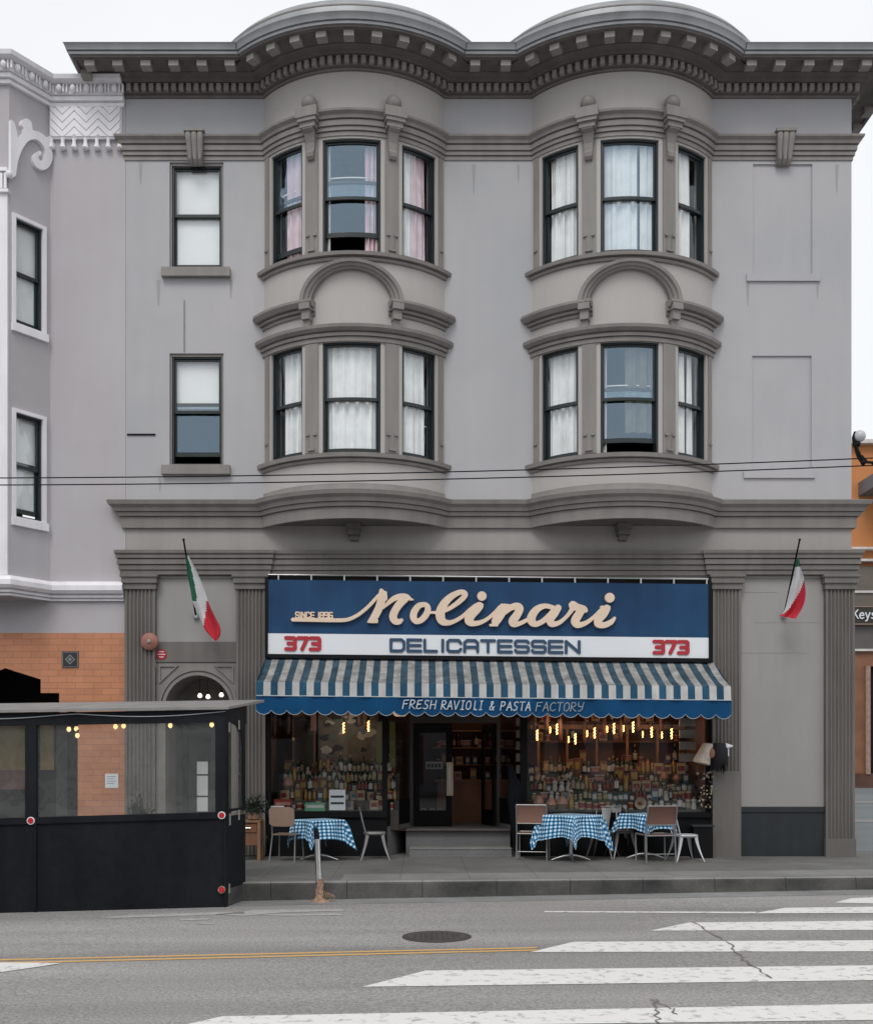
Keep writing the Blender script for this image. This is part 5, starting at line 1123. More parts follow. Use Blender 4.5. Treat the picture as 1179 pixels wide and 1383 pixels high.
for k, (u0, u1, z0, z1) in enumerate(nwin):
    fr = sash_window(NB, fm, u0, u1, z0, z1, 0.0 if k else 0.06, n=1, dd=0.02, shade=z0 + 0.1)
    mb = MB()
    mb.mbox(fm, u0 - 0.07, u0, z0 - 0.02, z1 + 0.06, -0.04, 0.0); mb.mbox(fm, u1, u1 + 0.06, z0 - 0.02, z1 + 0.06, -0.04, 0.0); mb.mbox(fm, u0, u1, z1, z1 + 0.06, -0.04, 0.0)
    mb.mbox(fm, u0 - 0.10, u1 + 0.07, z0 - 0.15, z0 - 0.02, -0.06, 0.0); mb.mbox(fm, u0, u1, z0 - 0.02, z0, -0.03, 0.02); build('casing', mb, M['white'], fr)
NP = [(-10.5, P1.y), (P1.x, P1.y), (P0.x, P0.y), (XL - 0.02, 0)]
mb = MB(); sweep(mb, NP, [(0, 12.64), (0.06, 12.64), (0.07, 12.69), (0.11, 12.71), (0.12, 12.77), (0.15, 12.79), (0.15, 12.93), (0.20, 12.94), (0.28, 12.97), (0.30, 13.035), (0, 13.04)]); nc = build('cornice', mb, M['white'], NB, smooth=25)
mb = MB()
def along(path, sp, off, z, fn):
    pts = [(p.x, p.y) for p in offs(path, off)]; segs, tot = normpath(pts)
    for a_, b_, p, t in segs:
        n = max(1, int((b_ - a_) / sp))
        for k in range(n):
            q = Vector(p) + t * ((k + 0.5) * (b_ - a_) / n); fn(q, Vector((t.y, -t.x)), k)
along(NP, 0.215, 0.19, 12.86, lambda q, n, k: mb.ball((q.x, q.y, 12.86), 0.058, 8, 6, sc=(0.85, 0.85, 1.2)))
def dart(q, n, k):
    t = Vector((-n.y, n.x)); c_ = q + t * 0.1075
    for s in (-0.028, 0.028): put(mb, c_ + t * s, n, 0.012, -0.02, 0.03, 12.80, 12.93)
along(NP, 0.215, 0.17, 12.86, dart)
build('egg_and_dart', mb, M['white'], nc, smooth=40)
# zigzag frieze and tassels
fz0, fz1, fxa, fxb = 12.10, 12.64, -6.27, -5.06
mb = MB(); mb.box(fxa, fxb, -0.05, 0.0, fz0, fz1); fz = build('frieze_panel', mb, M['white'], NB)
mb = MB(); per = 0.40; row = 0.135
for r_ in range(-2, 6):
    for k in range(7):
        for s in (0, 1):
            xa_ = fxa + 0.02 + (k - 0.5) * per + s * per / 2; xb_ = xa_ + per / 2; za_ = fz0 + r_ * row + (0.0 if s == 0 else 0.2); zb_ = fz0 + r_ * row + (0.2 if s == 0 else 0.0); h = row - 0.022
            ca, cb = max(xa_, fxa + 0.02), min(xb_, fxb - 0.02)
            if cb <= ca: continue
            zz = lambda x: za_ + (zb_ - za_) * (x - xa_) / (xb_ - xa_); n = 5
            for j in range(n):
                x0, x1 = ca + (cb - ca) * j / n, ca + (cb - ca) * (j + 1) / n
                lo0, lo1, hi0, hi1 = [min(max(v, fz0 + 0.03), fz1 - 0.01) for v in (zz(x0), zz(x1), zz(x0) + h, zz(x1) + h)]
                if hi0 - lo0 < 0.003 and hi1 - lo1 < 0.003: continue
                mb.rings([[(x0, -0.05, lo0), (x0, -0.072, lo0), (x0, -0.072, hi0), (x0, -0.05, hi0)], [(x1, -0.05, lo1), (x1, -0.072, lo1), (x1, -0.072, hi1), (x1, -0.05, hi1)]], True, False)
build('zigzag_relief', mb, M['white'], fz)
for k in range(7):
    mb = MB(); mb.lathe([(0.035, 0.0), (0.03, -0.06), (0.045, -0.13), (0.062, -0.16), (0.04, -0.185)], (fxa + 0.03 + k * (fxb - fxa - 0.06) / 6, -0.05, fz0), n=10); build('tassel', mb, M['white'], fz, smooth=50)
# lower white moulding
mb = MB(); sweep(mb, NP, [(0, 4.31), (0.05, 4.31), (0.05, 4.345), (0.09, 4.36), (0.09, 4.40), (0.14, 4.42), (0.18, 4.47), (0.18, 4.55), (0.13, 4.61), (0.04, 4.64), (0, 4.64)]); build('lower_moulding', mb, M['white'], NB, smooth=25)
# white corner pilaster and scroll
mb = MB(); mb.box(P1.x - 0.34, P1.x - 0.01, P1.y - 0.05, P1.y, 4.64, 10.85); mb.box(P1.x - 0.37, P1.x + 0.02, P1.y - 0.10, P1.y, 10.85, 10.90)
for k in range(5): mb.box(P1.x - 0.32 + k * 0.065, P1.x - 0.32 + k * 0.065 + 0.045, P1.y - 0.08, P1.y - 0.05, 10.92, 11.17)
mb.box(P1.x - 0.36, P1.x + 0.0, P1.y - 0.10, P1.y, 11.19, 11.25); mb.ball((P1.x + 0.03, P1.y - 0.08, 11.14), 0.06, 8, 6); build('corner_pilaster', mb, M['white'], NB)
def fpx(px, py, d):   # pixel of the angled face to face coordinates
    k = (px - CX) / F
    u = (k * (D + P0.y) - P0.x) / (FU.x - k * FU.y); y = P0.y + FU.y * u
    return fm(u, CZ + (CYH - py) * (D + y) / F, -d)
mb = letters([smoothpath(s) for s in ([(14, 236, 9), (17, 215, 10), (24, 196, 12), (34, 185, 13), (46, 184, 11), (56, 191, 10), (62, 203, 9), (62, 216, 11), (56, 224, 13), (48, 222, 10), (45, 213, 7), (50, 208, 6)], [(10, 170, 14), (14, 195, 16), (12, 225, 16), (10, 240, 8)], [(63, 190, 9), (67, 198, 8)], [(32, 168, 13), (34, 170, 12), (35, 178, 12)])], 0.7, 0.07, lambda x, y, d: fpx(max(x, 11.5), y, 0.07 - d)); build('scroll', mb, M['white'], NB)
# ground floor tiles and recess
mb = MB(); XA = lambda px: XX(px)
for u0, u1, za_, zb_ in ((XX(105), XL - 0.004, 0, 0), (XX(80), XX(105), 2.3, 2.3), (XX(55), XX(80), 2.76, 2.76), (XX(7), XX(55), 3.18, 2.99), (-8.2, XX(7), 2.7, 3.18), (-10.5, -8.2, 0, 0)):
    mb.quad((u0, 0, za_), (u1, 0, zb_), (u1, 0, 3.775), (u0, 0, 3.775))
mb.quad((XX(105), 0, 0), (XX(105), 1.3, 0), (XX(105), 1.3, 2.3), (XX(105), 0, 2.3))
build('tiled_wall', mb, M['tile'], NB)
mb = MB(); mb.quad((-10.5, 1.3, 0), (XX(100), 1.3, 0), (XX(100), 1.3, 3.7), (-10.5, 1.3, 3.7)); mb.quad((-10.5, 1.3, 3.3), (XX(80), 1.3, 3.3), (XX(80), 0.01, 3.3), (-10.5, 0.01, 3.3)); build('recess_wall', mb, M['black'], NB)
mb = MB()
for a_, b_ in ((-60, 33), (49, 72)): mb.box(XX(a_, 1.2), XX(b_, 1.2), 1.24, 1.28, 1.45, 2.6)
mb.box(XX(-60, 1.2), XX(33, 1.2), 1.23, 1.239, 1.1, 1.45, 1); build('painted_light_panel', mb, [M['ochre'], M['brown']], NB)  # ochre colour paints in the yellowish light inside the recess
mb = MB(); mb.box(XX(76, 1.2), XX(98, 1.2), 1.2, 1.27, 0.05, 2.3); mb.box(XX(94, 1.2), XX(98, 1.2), 1.17, 1.2, 0.05, 2.3); build('door', mb, M['base'], NB)
x, z = W(95, 891); mb = MB(); mb.box(x - 0.14, x + 0.14, -0.012, 0, z - 0.14, z + 0.14, 0)
for r_, o, mi in ((0.13, 0.014, 1), (0.115, 0.016, 0), (0.085, 0.018, 1), (0.062, 0.020, 0), (0.035, 0.022, 1)):
    P = [(x + r_, z), (x, z + r_), (x - r_, z), (x, z - r_)] if r_ < 0.12 else [(x + s_ * 0.13, z + q_ * 0.13) for s_, q_ in ((1, 1), (-1, 1), (-1, -1), (1, -1))]
    if r_ == 0.115: P = [(x + s_ * 0.12, z + q_ * 0.12) for s_, q_ in ((1, 1), (-1, 1), (-1, -1), (1, -1))]
    mb.quad(*[(p[0], -o, p[1]) for p in P], mi=mi)
build('tile_ornament', mb, [M['base'], mat('tile_grey', (0.24, 0.24, 0.22), 0.5)], NB)
x, z = W(151, 1055); mb = MB(); mb.box(x - 0.11, x + 0.11, -0.008, 0, z - 0.12, z + 0.12)
for k in range(4): mb.box(x - 0.08, x + 0.07 - 0.03 * (k % 2), -0.0095, -0.0081, z + 0.07 - k * 0.04, z + 0.078 - k * 0.04, mi=1)
tag(build('paper_notice', mb, [M['sign_white'], C['blue']]), 'white paper notice pinned on the orange tiled wall behind the dining shelter', 'notice')

# ================================================================== DINING SHELTER in the road
K0 = Vector((-2.475, -4.55)); LD = Vector((-0.99, -0.142)).normalized(); BD = Vector((0.18, 0.98)).normalized()
K0Z = road_z(K0.x) + 0.005
def km(s, h, t):   # s to the left, h up, t towards the pavement
    q = K0 + LD * s + BD * t; return (q.x, q.y, K0Z - 0.022 * s + h)
DS = thing('dining_shelter', 'black street dining shelter with clear windows and grey roof in front of the tiled wall', 'shelter', (K0.x, K0.y, K0Z), st=True)
HR, HG, HT = 1.18, 2.335, 2.49; LS = 5.6; bl_ = mat('shelter_black', (0.0085, 0.0105, 0.0145), 0.55, 0.3, 1.2, 0.15, 30, spec=0.2, streak=0.3, fine=0.2, fscale=9)
mb = MB(); mb.mbox(km, 0.02, LS, 0.0, HR - 0.06, 0.03, 0.07); build('front_panel', mb, bl_, DS)
mb = MB(); mb.mbox(km, 0, LS, HR - 0.06, HR + 0.02, 0.0, 0.10); build('rail', mb, bl_, DS)
mb = MB(); mb.mbox(km, 0, LS, HG, HT, 0.0, 0.10); build('beam', mb, bl_, DS)
for s in (0.0, 2.30, 4.55):
    mb = MB(); mb.mbox(km, s, s + 0.13, HR + 0.02, HG, 0.0, 0.10); mb.mbox(km, s, s + 0.02, 0.0, HR - 0.06, 0.0, 0.08); build('post', mb, bl_, DS)
for s0_, s1_ in ((0.13, 2.30), (2.43, 4.55)):
    mb = MB(); mb.quad(km(s0_, HR + 0.02, 0.05), km(s1_, HR + 0.02, 0.05), km(s1_, HG, 0.05), km(s0_, HG, 0.05)); build('clear_window', mb, M['pglass'], DS)
SD = 0.72
mb = MB(); mb.mbox(km, 0.0, 0.05, 0.22, HR - 0.04, 0.081, SD); mb.mbox(km, 0.0, 0.05, HR + 0.0201, HR + 0.05, 0.101, SD); mb.mbox(lambda s, h, t: km(s, h + (0.13 * t if h > HT - 0.01 else 0), t), 0, 0.06, HG, HT + 0.008, 0.101, SD + 0.05); mb.mbox(km, 0.0, 0.06, HR + 0.051, HG - 0.001, SD - 0.09, SD)
mb.rings([[km(s_, h, t) for t, h in ((SD - 0.09, HG - 0.30), (SD - 0.13, HG - 0.12), (SD - 0.24, HG - 0.03), (SD - 0.40, HG - 0.001), (SD - 0.091, HG - 0.001))] for s_ in (0.0, 0.05)], True, True); build('side_panel', mb, bl_, DS)
mb = MB(); mb.mbox(km, 0.0, 0.09, -0.02, 0.2195, 0.081, SD + 0.03); build('side_base', mb, M['kerb'], DS)
mb = MB(); mb.quad(km(0.02, HR + 0.05, 0.11), km(0.02, HG, 0.11), km(0.02, HG, SD - 0.09), km(0.02, HR + 0.05, SD - 0.09)); build('side_window', mb, M['pglass'], DS)
mb = MB(); mb.mbox(km, 0.06, LS, 0.12, 0.2, 0.101, SD + 0.25); build('deck', mb, M['wood'], DS)
mb = MB(); mb.mbox(lambda s, h, t: km(s - (t * 0.06), h + 0.13 * t, t), -0.06, LS + 0.1, HT + 0.012, HT + 0.045, -0.07, SD + 0.38, 12)
build('roof', mb, M['roofmetal'], DS)
mb = MB()
for s in (2.25, 4.5): mb.mbox(km, s, s + 0.08, 0.2, HT + 0.05, SD + 0.1, SD + 0.18)
build('rear_post', mb, bl_, DS)
for s, h, nm in ((0.05, HR - 0.02, 'upper right'), (2.36, HR - 0.02, 'left'), (0.05, 0.22, 'lower right')):
    mb = MB(); c_ = km(s, h, -0.004)
    for r_, y_, mi in ((0.048, 0.0, 1), (0.036, 0.006, 0)):
        mb.rings([[(c_[0] + r_ * math.cos(2 * PI * j / 18), c_[1] - y_ - yy, c_[2] + r_ * math.sin(2 * PI * j / 18)) for j in range(18)] for yy in (-0.012, 0.004)], True, True, mi)
    build('reflector', mb, [M['refl_red'], M['sign_white'] if s > 1 or h > 1 else M['rust']], DS)
mb = MB()
for t, h, l_ in ((0.10, HG - 0.06, 0.13), (0.45, HG - 0.02, 0.12), (0.12, HR - 0.08, 0.15), (0.45, HR - 0.04, 0.13), (0.10, 0.22, 0.12)): mb.mbox(km, -0.008, 0.0, h - l_ / 2, h + l_ / 2, t, t + 0.035)
build('strap', mb, mat('strap_grey', (0.30, 0.30, 0.27), 0.6), DS)
mb = MB(); pts = [km(s_, HT - 0.02 - 0.05 * abs(math.sin(s_ * 1.7)), -0.012) for s_ in [k * 0.2 for k in range(22)]]; mb.tube(pts, 0.006, 5); tag(build('fairy_light_cable', mb, M['piping']), 'thin pale light cable sagging along the front beam of the dining shelter', 'cable')
b0 = None; nm = ['first', 'second', 'third', 'fourth', 'fifth', 'sixth', 'seventh']
for k, (px, py) in enumerate(((93, 985), (103, 984.5), (104.5, 993.5), (156, 981.5), (167, 980.5), (230, 980), (286, 979))):
    y_ = -4.3; x, z = W(px, py, y_); lb = 'glowing bulb on a short cord inside the dining shelter, %s from the left' % nm[k]
    if b0 is None:
        b0 = t = thing('festoon_bulb', lb, 'lamp', (x, y_, z), group='bulbs hanging inside the dining shelter')
        mb = MB(); mb.lathe([(0.008, -0.035), (0.026, -0.018), (0.030, 0.0), (0.018, 0.028)], n=10); build('bulb', mb, M['bulbs'], t, smooth=60)
        mb = MB(); mb.lathe([(0.018, 0.028), (0.018, 0.075), (0.006, 0.08)], n=8); mb.tube([(0, 0, 0.08), (0, 0, 0.16)], 0.004, 4); build('socket', mb, M['black'], t)
    else: dup(b0, (x, y_, z), 0, lb, 'bulbs hanging inside the dining shelter')

# ================================================================== RIGHT BACKGROUND BUILDING (across the side street)
YB = 17.0
RB = thing('orange_building', 'orange building with cream mouldings and a shop across the side street on the right', 'building', (20, YB, 0.7), st=True)
bz = lambda py: ZZ(py, YB); bx = lambda px: XX(px, YB); X0, X1 = bx(1120), bx(1420)
mb = MB(); mb.box(X0, X1, YB, YB + 10, bz(766), bz(600)); build('wall', mb, M['orange'], RB)
mb = MB(); mb.box(X0, X1, YB - 0.25, YB + 10, bz(601), bz(596)); build('roof_edge', mb, M['cream'], RB)
for p0_, p1_ in ((744, 741), (760, 757)):
    mb = MB(); mb.box(X0, X1, YB - 0.3, YB, bz(p0_), bz(p1_)); build('moulding', mb, M['cream'], RB)
mb = MB(); mb.box(X0, X1, YB - 0.15, YB + 3, bz(820), bz(766)); mb.box(X0, X1, YB - 0.10, YB + 3, bz(846), bz(820)); mb.box(X0, X1, YB - 0.2, YB - 0.15, bz(802), bz(799), 1); build('fascia', mb, [mat('fascia_brown', (0.13, 0.11, 0.09), 0.6), M['cream']], RB)
mb = MB(); mb.box(X0, X1, YB - 0.05, YB + 3, bz(878), bz(846)); mb.box(X0, X1, YB - 0.12, YB - 0.05, bz(880), bz(877), 1); build('transom', mb, [mat('transom_grey', (0.10, 0.09, 0.085), 0.4), M['cream']], RB)
mb = MB(); mb.box(X0, bx(1168), YB, YB + 3, bz(1046), bz(880)); mb.box(bx(1168), bx(1174), YB - 0.1, YB + 0.3, bz(1046), bz(900), 1); mb.box(bx(1168), X1, YB, YB + 3, bz(900), bz(880)); build('timber_front', mb, [M['copperwood'], mat('brick_pink', (0.35, 0.22, 0.17), 0.7, 0.2, 8)], RB)
mb = MB(); mb.box(bx(1174), X1, YB + 0.2, YB + 0.3, bz(1046), bz(900)); build('shop_window', mb, M['black'], RB)
mb = MB(); mb.box(X0, X1, YB - 0.06, YB + 3, 0.6, bz(1045)); build('plinth', mb, M['brown'], RB)
mb = MB(); mb.box(bx(1159), bx(1260), YB - 1.3, YB, bz(664), bz(652)); mb.rings([[(bx(1159) + a_, YB - 1.3 + b_, z_) for a_, b_ in ((0, 0), (2.5, 0), (2.5, 1.29), (0, 1.29))] for a0_, z_ in ((0, bz(664)), (0, bz(670)))], True, True); build('balcony', mb, mat('balcony_grey', (0.13, 0.15, 0.17), 0.5), RB)
KS = thing('shop_sign', 'black sign with white lettering above the shop across the side street', 'sign', (bx(1170), YB - 0.2, bz(845)), st=True)
mb = MB(); mb.box(bx(1130), bx(1230), YB - 0.22, YB - 0.11, bz(843.5), bz(821.5)); mb.box(bx(1130), bx(1230), YB - 0.24, YB - 0.11, bz(845), bz(843.5), 1); mb.box(bx(1130), bx(1230), YB - 0.24, YB - 0.11, bz(821.5), bz(820), 1); build('board', mb, [mat('sign_black', (0.025, 0.02, 0.018), 0.5), M['tan']], KS)
build('lettering', letters(word('Keys', 1148, 1180, 824.5, 837.5, 1.5, GH, gap=0.18), 0.35, 0.03, lambda px, py, d: (XX(px, YB), YB - 0.25 + d, ZZ(py, YB))), M['sign_white'], KS)

# ================================================================== wires and street lamp
for k, (a_, b_, nm) in enumerate((((0, 645.5), (1179, 618.5), 'upper'), ((0, 655), (1179, 628.5), 'lower'))):
    y_ = -3.2; pts = []
    for j in range(-6, 27):
        t = j / 20; px = a_[0] + (b_[0] - a_[0]) * t; py = a_[1] + (b_[1] - a_[1]) * t + 7.0 * (1 - (2 * t - 1) ** 2) * 0.8
        x, z = W(px, py, y_); pts.append((x, y_, z))
    mb = MB(); mb.tube(pts, 0.0085, 6); tag(build('overhead_wire', mb, M['black']), 'thin black overhead wire crossing the facade, %s of two' % nm, 'wire', 'overhead wires')
x, z = W(1161, 589, -3.2)
t = thing('street_lamp', 'small white globe lamp on a black scrolled bracket at the right edge', 'lamp', (x, -3.2, z - 0.6))
mb = MB(); mb.ball((0.0, 0, 0.6), 0.082, 18, 12); build('globe', mb, mat('globe_white', (0.50, 0.51, 0.53), 0.35, 0.04), t, smooth=70)
mb = MB(); mb.tube([(-0.06, 0, 0.66), (-0.085, 0, 0.58), (-0.07, 0, 0.48), (-0.02, 0, 0.38), (0.02, 0, 0.30), (0.05, 0, 0.24)], [0.02, 0.025, 0.028, 0.024, 0.02, 0.02], 8); mb.tube([(-0.05, 0, 0.5), (-0.055, 0, 0.40), (-0.02, 0, 0.30), (0.04, 0, 0.22)], 0.016, 6)
mb.tube([(0.02, 0, 0.33), (0.10, 0, 0.24), (0.2, 0, 0.23), (0.33, 0, 0.25)], 0.02, 6); mb.ball((-0.03, 0, 0.49), 0.045, 8, 6); mb.ball((0.05, 0, 0.235), 0.04, 8, 6); mb.ball((0.20, 0, 0.225), 0.035, 8, 6); build('bracket', mb, M['black'], t, smooth=50)

mb = MB(); mb.tube([(0.33, 0, 0.25), (0.50, 0, 0.30), (0.56, 0, 0.30)], 0.02, 6); mb.lathe([(0.09, 0.6 - z), (0.08, 0.9 - z), (0.055, 1.1 - z), (0.045, 0.5), (0.06, 0.52), (0.02, 0.60)], (0.60, 0, 0), n=12); build('pole', mb, M['black'], t, smooth=40)
# ================================================================== flags
def flag(tip, base, rows, lab, cols):
    bx_, bz_ = W(base[0], base[1], 0.0); tx, tz = W(tip[0], tip[1], -0.95)
    t = thing('flag', lab, 'flag', (bx_, 0, bz_), st=True)
    mb = MB(); mb.tube([(bx_, -0.02, bz_), (tx, -0.95, tz)], 0.014, 8); mb.ball((tx, -0.95, tz), 0.022, 8, 6); p = build('pole', mb, M['black'], t, smooth=50)
    mb = MB(); mb.lathe([(0.05, 0.0), (0.05, 0.03), (0.03, 0.05)], n=10); mb.v = [(bx_ + a_, -b_ * 1.0 - 0.0 if False else -c_, bz_ + b_) for a_, b_, c_ in mb.v]
    mb.tube([(bx_, 0.0, bz_ - 0.0), (bx_, -0.10, bz_ + 0.11)], 0.022, 8); build('pole_socket', mb, M['steel'], t)
    mb = MB(); grid = []; nu = 14
    n = len(rows)
    R2 = smoothpath([tuple(r[:6]) for r in rows], 4)
    uvs = []
    for i, r in enumerate(R2):
        row = []
        for j in range(nu + 1):
            s = j / nu; px = r[0] + (r[2] - r[0]) * s; py = r[1] + (r[3] - r[1]) * s
            Y = r[4] + (r[5] - r[4]) * s + 0.035 * math.sin(s * 9 + i * 0.12) * min(1, i / 8)
            x_, z_ = W(px, py, Y); row.append((x_, Y, z_))
        grid.append(row)
    N_ = len(grid)
    for i in range(N_ - 1):
        for j in range(nu):
            fr_ = cols(i / (N_ - 1), (j + 0.5) / nu); mb.quad(grid[i][j], grid[i][j + 1], grid[i + 1][j + 1], grid[i + 1][j], mi=fr_)
    o = build('cloth', mb, [M['green'], M['fwhite'], M['fred']], t, smooth=80)
    return t
# rows run down the cloth: left px, left py, right px, right py, left depth, right depth
flag((248, 729), (265, 833), [(251, 752, 254, 750, -.80, -.80), (252, 765, 262, 764, -.72, -.72), (254, 780, 269, 779, -.64, -.66), (257, 795, 276, 797, -.56, -.62), (260, 812, 281, 812, -.48, -.60), (266, 826, 287, 826, -.42, -.58), (272, 838, 293, 838, -.42, -.56), (277, 851, 298, 849, -.44, -.54), (287, 862, 297, 859, -.47, -.52), (291, 866, 293, 865, -.5, -.5)],
     'italian tricolour flag hanging folded over the arched entrance on the left', lambda v, s: 0 if v < 0.44 and s < 0.62 - v * 0.75 + 0.0 else (2 if v > 0.56 - (s - 0.5) * 0.30 else 1))
flag((1080, 729), (1058, 832), [(1076, 754, 1079, 753, -.80, -.80), (1074, 766, 1081, 765, -.72, -.72), (1071, 780, 1085, 778, -.62, -.66), (1067, 795, 1087, 790, -.52, -.62), (1064, 808, 1088, 802, -.42, -.60), (1061, 820, 1086, 815, -.34, -.56), (1057, 829, 1081, 826, -.28, -.52), (1052, 832, 1074, 836, -.25, -.5)],
     'italian tricolour flag with red half bunched at the pole on the right pier', lambda v, s: 0 if v < 0.12 else (2 if v > 0.58 - (s - 0.5) * 0.55 else 1))

# ================================================================== small things on the facade
x, z = W(203, 867, -0.08); t = thing('alarm_bell', 'round faded red alarm bell on the left fluted pilaster', 'bell', (x, -0.08, z))
def disc(mb, prof, mi=0, n=24): mb.rings([[(r_ * math.cos(2 * PI * j / n), -y_, r_ * math.sin(2 * PI * j / n)) for j in range(n)] for r_, y_ in prof], True, True, mi)
mb = MB(); disc(mb, [(0.13, 0.02), (0.148, 0.03), (0.145, 0.06), (0.11, 0.085), (0.03, 0.095)]); build('gong', mb, M['bell'], t, smooth=40)
mb = MB(); disc(mb, [(0.032, 0.09), (0.032, 0.11), (0.015, 0.118)]); build('boss', mb, M['pale'], t, smooth=40)
mb = MB(); mb.box(-0.06, 0.06, -0.02, 0.0, -0.07, 0.07); mb.tube([(0.05, -0.02, -0.1), (0.07, -0.02, -0.28), (0.11, -0.015, -0.45)], 0.006, 5); build('back_box', mb, M['trim'], t)
x, z = W(218, 884, 0.0); t = thing('round_sticker', 'small round red sign with pale bars right of the alarm bell', 'sign', (x, 0.0, z))
mb = MB(); disc(mb, [(0.088, 0.002), (0.088, 0.010)]); build('plate', mb, M['refl_red'], t)
mb = MB()
for zz_, hw in ((0.045, 0.045), (0.0, 0.065), (-0.045, 0.04)): mb.box(-hw, hw, -0.0125, -0.0105, zz_ - 0.008, zz_ + 0.008)
build('bars', mb, M['fwhite'], t)

# shaggy ornament on the third pilaster
x, z = W(962, 1020, -0.25)
t = thing('hanging_ornament', 'shaggy black ornament with cream hood shape and white tip beside the right shop window', 'ornament', (x, -0.25, z))
def blob(mb, rows, n=18, mi=0):   # rows: (cx, cy, cz, rx, ry, tilt) rings stacked along a bent axis
    rs = []
    for cx0, cy0, cz0, ra, rb, ti in rows:
        rs.append([(cx0 + ra * math.cos(2 * PI * j / n) * math.cos(ti), cy0 + rb * math.sin(2 * PI * j / n), cz0 + ra * math.cos(2 * PI * j / n) * math.sin(ti)) for j in range(n)])
    mb.rings(rs, True, True, mi)
mb = MB(); blob(mb, [(0.08, 0.0, 0.20, 0.05, 0.05, 0), (0.09, 0, 0.18, 0.13, 0.11, 0.05), (0.10, 0, 0.08, 0.155, 0.14, 0.1), (0.11, 0, -0.05, 0.15, 0.14, 0.1), (0.10, 0, -0.16, 0.12, 0.11, 0.15), (0.06, 0, -0.24, 0.07, 0.07, 0.3)])
for k in range(60):
    a_ = random.uniform(0, 2 * PI); r_ = 0.12 * math.sqrt(random.random()); xx, yy = 0.10 + r_ * math.cos(a_) * 1.2, r_ * math.sin(a_); zt_ = random.uniform(-0.12, 0.05); l_ = random.uniform(0.12, 0.22)
    mb.tube([(xx, yy, zt_), (xx + random.uniform(-.01, .02), yy, zt_ - l_)], [0.02, 0.003], 4)
build('hair', mb, mat('black_hair', (0.006, 0.007, 0.012), 0.7, 0.3, 30), t, smooth=50)
mb = MB(); blob(mb, [(-0.04, -0.02, 0.19, 0.05, 0.05, -0.2), (-0.08, -0.03, 0.17, 0.09, 0.09, -0.3), (-0.13, -0.04, 0.06, 0.10, 0.10, -0.45), (-0.17, -0.05, -0.05, 0.13, 0.11, -0.35), (-0.20, -0.06, -0.13, 0.15, 0.12, -0.25), (-0.21, -0.06, -0.145, 0.13, 0.10, -0.25)])
build('hood', mb, mat('hood_cream', (0.52, 0.44, 0.36), 0.6, 0.15, 12), t, smooth=60)
mb = MB(); mb.ball((-0.035, -0.10, 0.03), 0.065, 12, 8, sc=(0.8, 0.6, 1.3)); build('ear', mb, mat('ear_pink', (0.34, 0.15, 0.11), 0.6), t, smooth=60)
mb = MB(); mb.tube([(0.20, -0.02, 0.13), (0.27, -0.02, 0.145), (0.34, -0.02, 0.15)], [0.045, 0.038, 0.008], 8); mb.ball((0.235, -0.02, 0.155), 0.04, 8, 6); build('tip', mb, M['sign_white'], t, smooth=60)
mb = MB(); mb.tube([(0.25, 0.0, 0.11), (0.25, 0.17, 0.05)], 0.02, 6); mb.tube([(0.25, -0.01, 0.10), (0.255, -0.01, -0.02)], 0.022, 6); build('bracket', mb, M['steel'], t)
# dried bunch hanging under it behind the corner of the window
x, z = W(950, 1060, -0.06); random.seed(3); mb = MB()
for k in range(70):
    dx_, dz_ = random.uniform(-0.10, 0.14), random.uniform(-0.38, 0.22); mb.ball((dx_, random.uniform(-.04, .04), dz_), random.uniform(0.012, 0.028), 6, 4, mi=k % 2)
mb.tube([(0.02, 0, 0.5), (0.02, 0, 0.1)], 0.006, 4, mi=1); o = build('dried_bunch', mb, [C['cream'], C['brown']]); o.location = (x, -0.10, z); tag(o, 'dried speckled bunch hanging at the right end of the shop window', 'garland')
# covered dark bundle by the door
x = XX(697, -0.15); t = thing('covered_stand', 'tall dark cloth covered stand right of the shop entrance', 'stand', (x, -0.22, 0)); mb = MB(); rs = []
for z_, ra, cx_o in ((0.10, 0.07, 0.02), (0.3, 0.09, 0.0), (0.7, 0.13, -0.02), (0.98, 0.17, -0.03), (1.15, 0.16, -0.02), (1.30, 0.10, -0.06), (1.42, 0.075, -0.09), (1.52, 0.05, -0.10), (1.56, 0.02, -0.10)):
    rs.append([(cx_o + 0.75 * ra * (1 + 0.16 * math.sin(5 * 2 * PI * j / 30 + z_ * 2)) * math.cos(2 * PI * j / 30), 0.8 * ra * (1 + 0.16 * math.sin(5 * 2 * PI * j / 30)) * math.sin(2 * PI * j / 30), z_) for j in range(30)])
mb.rings(rs, True, True); build('cover', mb, mat('dark_cloth', (0.007, 0.008, 0.011), 0.9, spec=0.1), t, smooth=60)
mb = MB(); mb.tube([(0.02, 0, 0), (0.02, 0, 0.14)], 0.02, 8); mb.box(-0.08, 0.12, -0.1, 0.1, 0.0, 0.015); build('foot', mb, M['steel'], t)

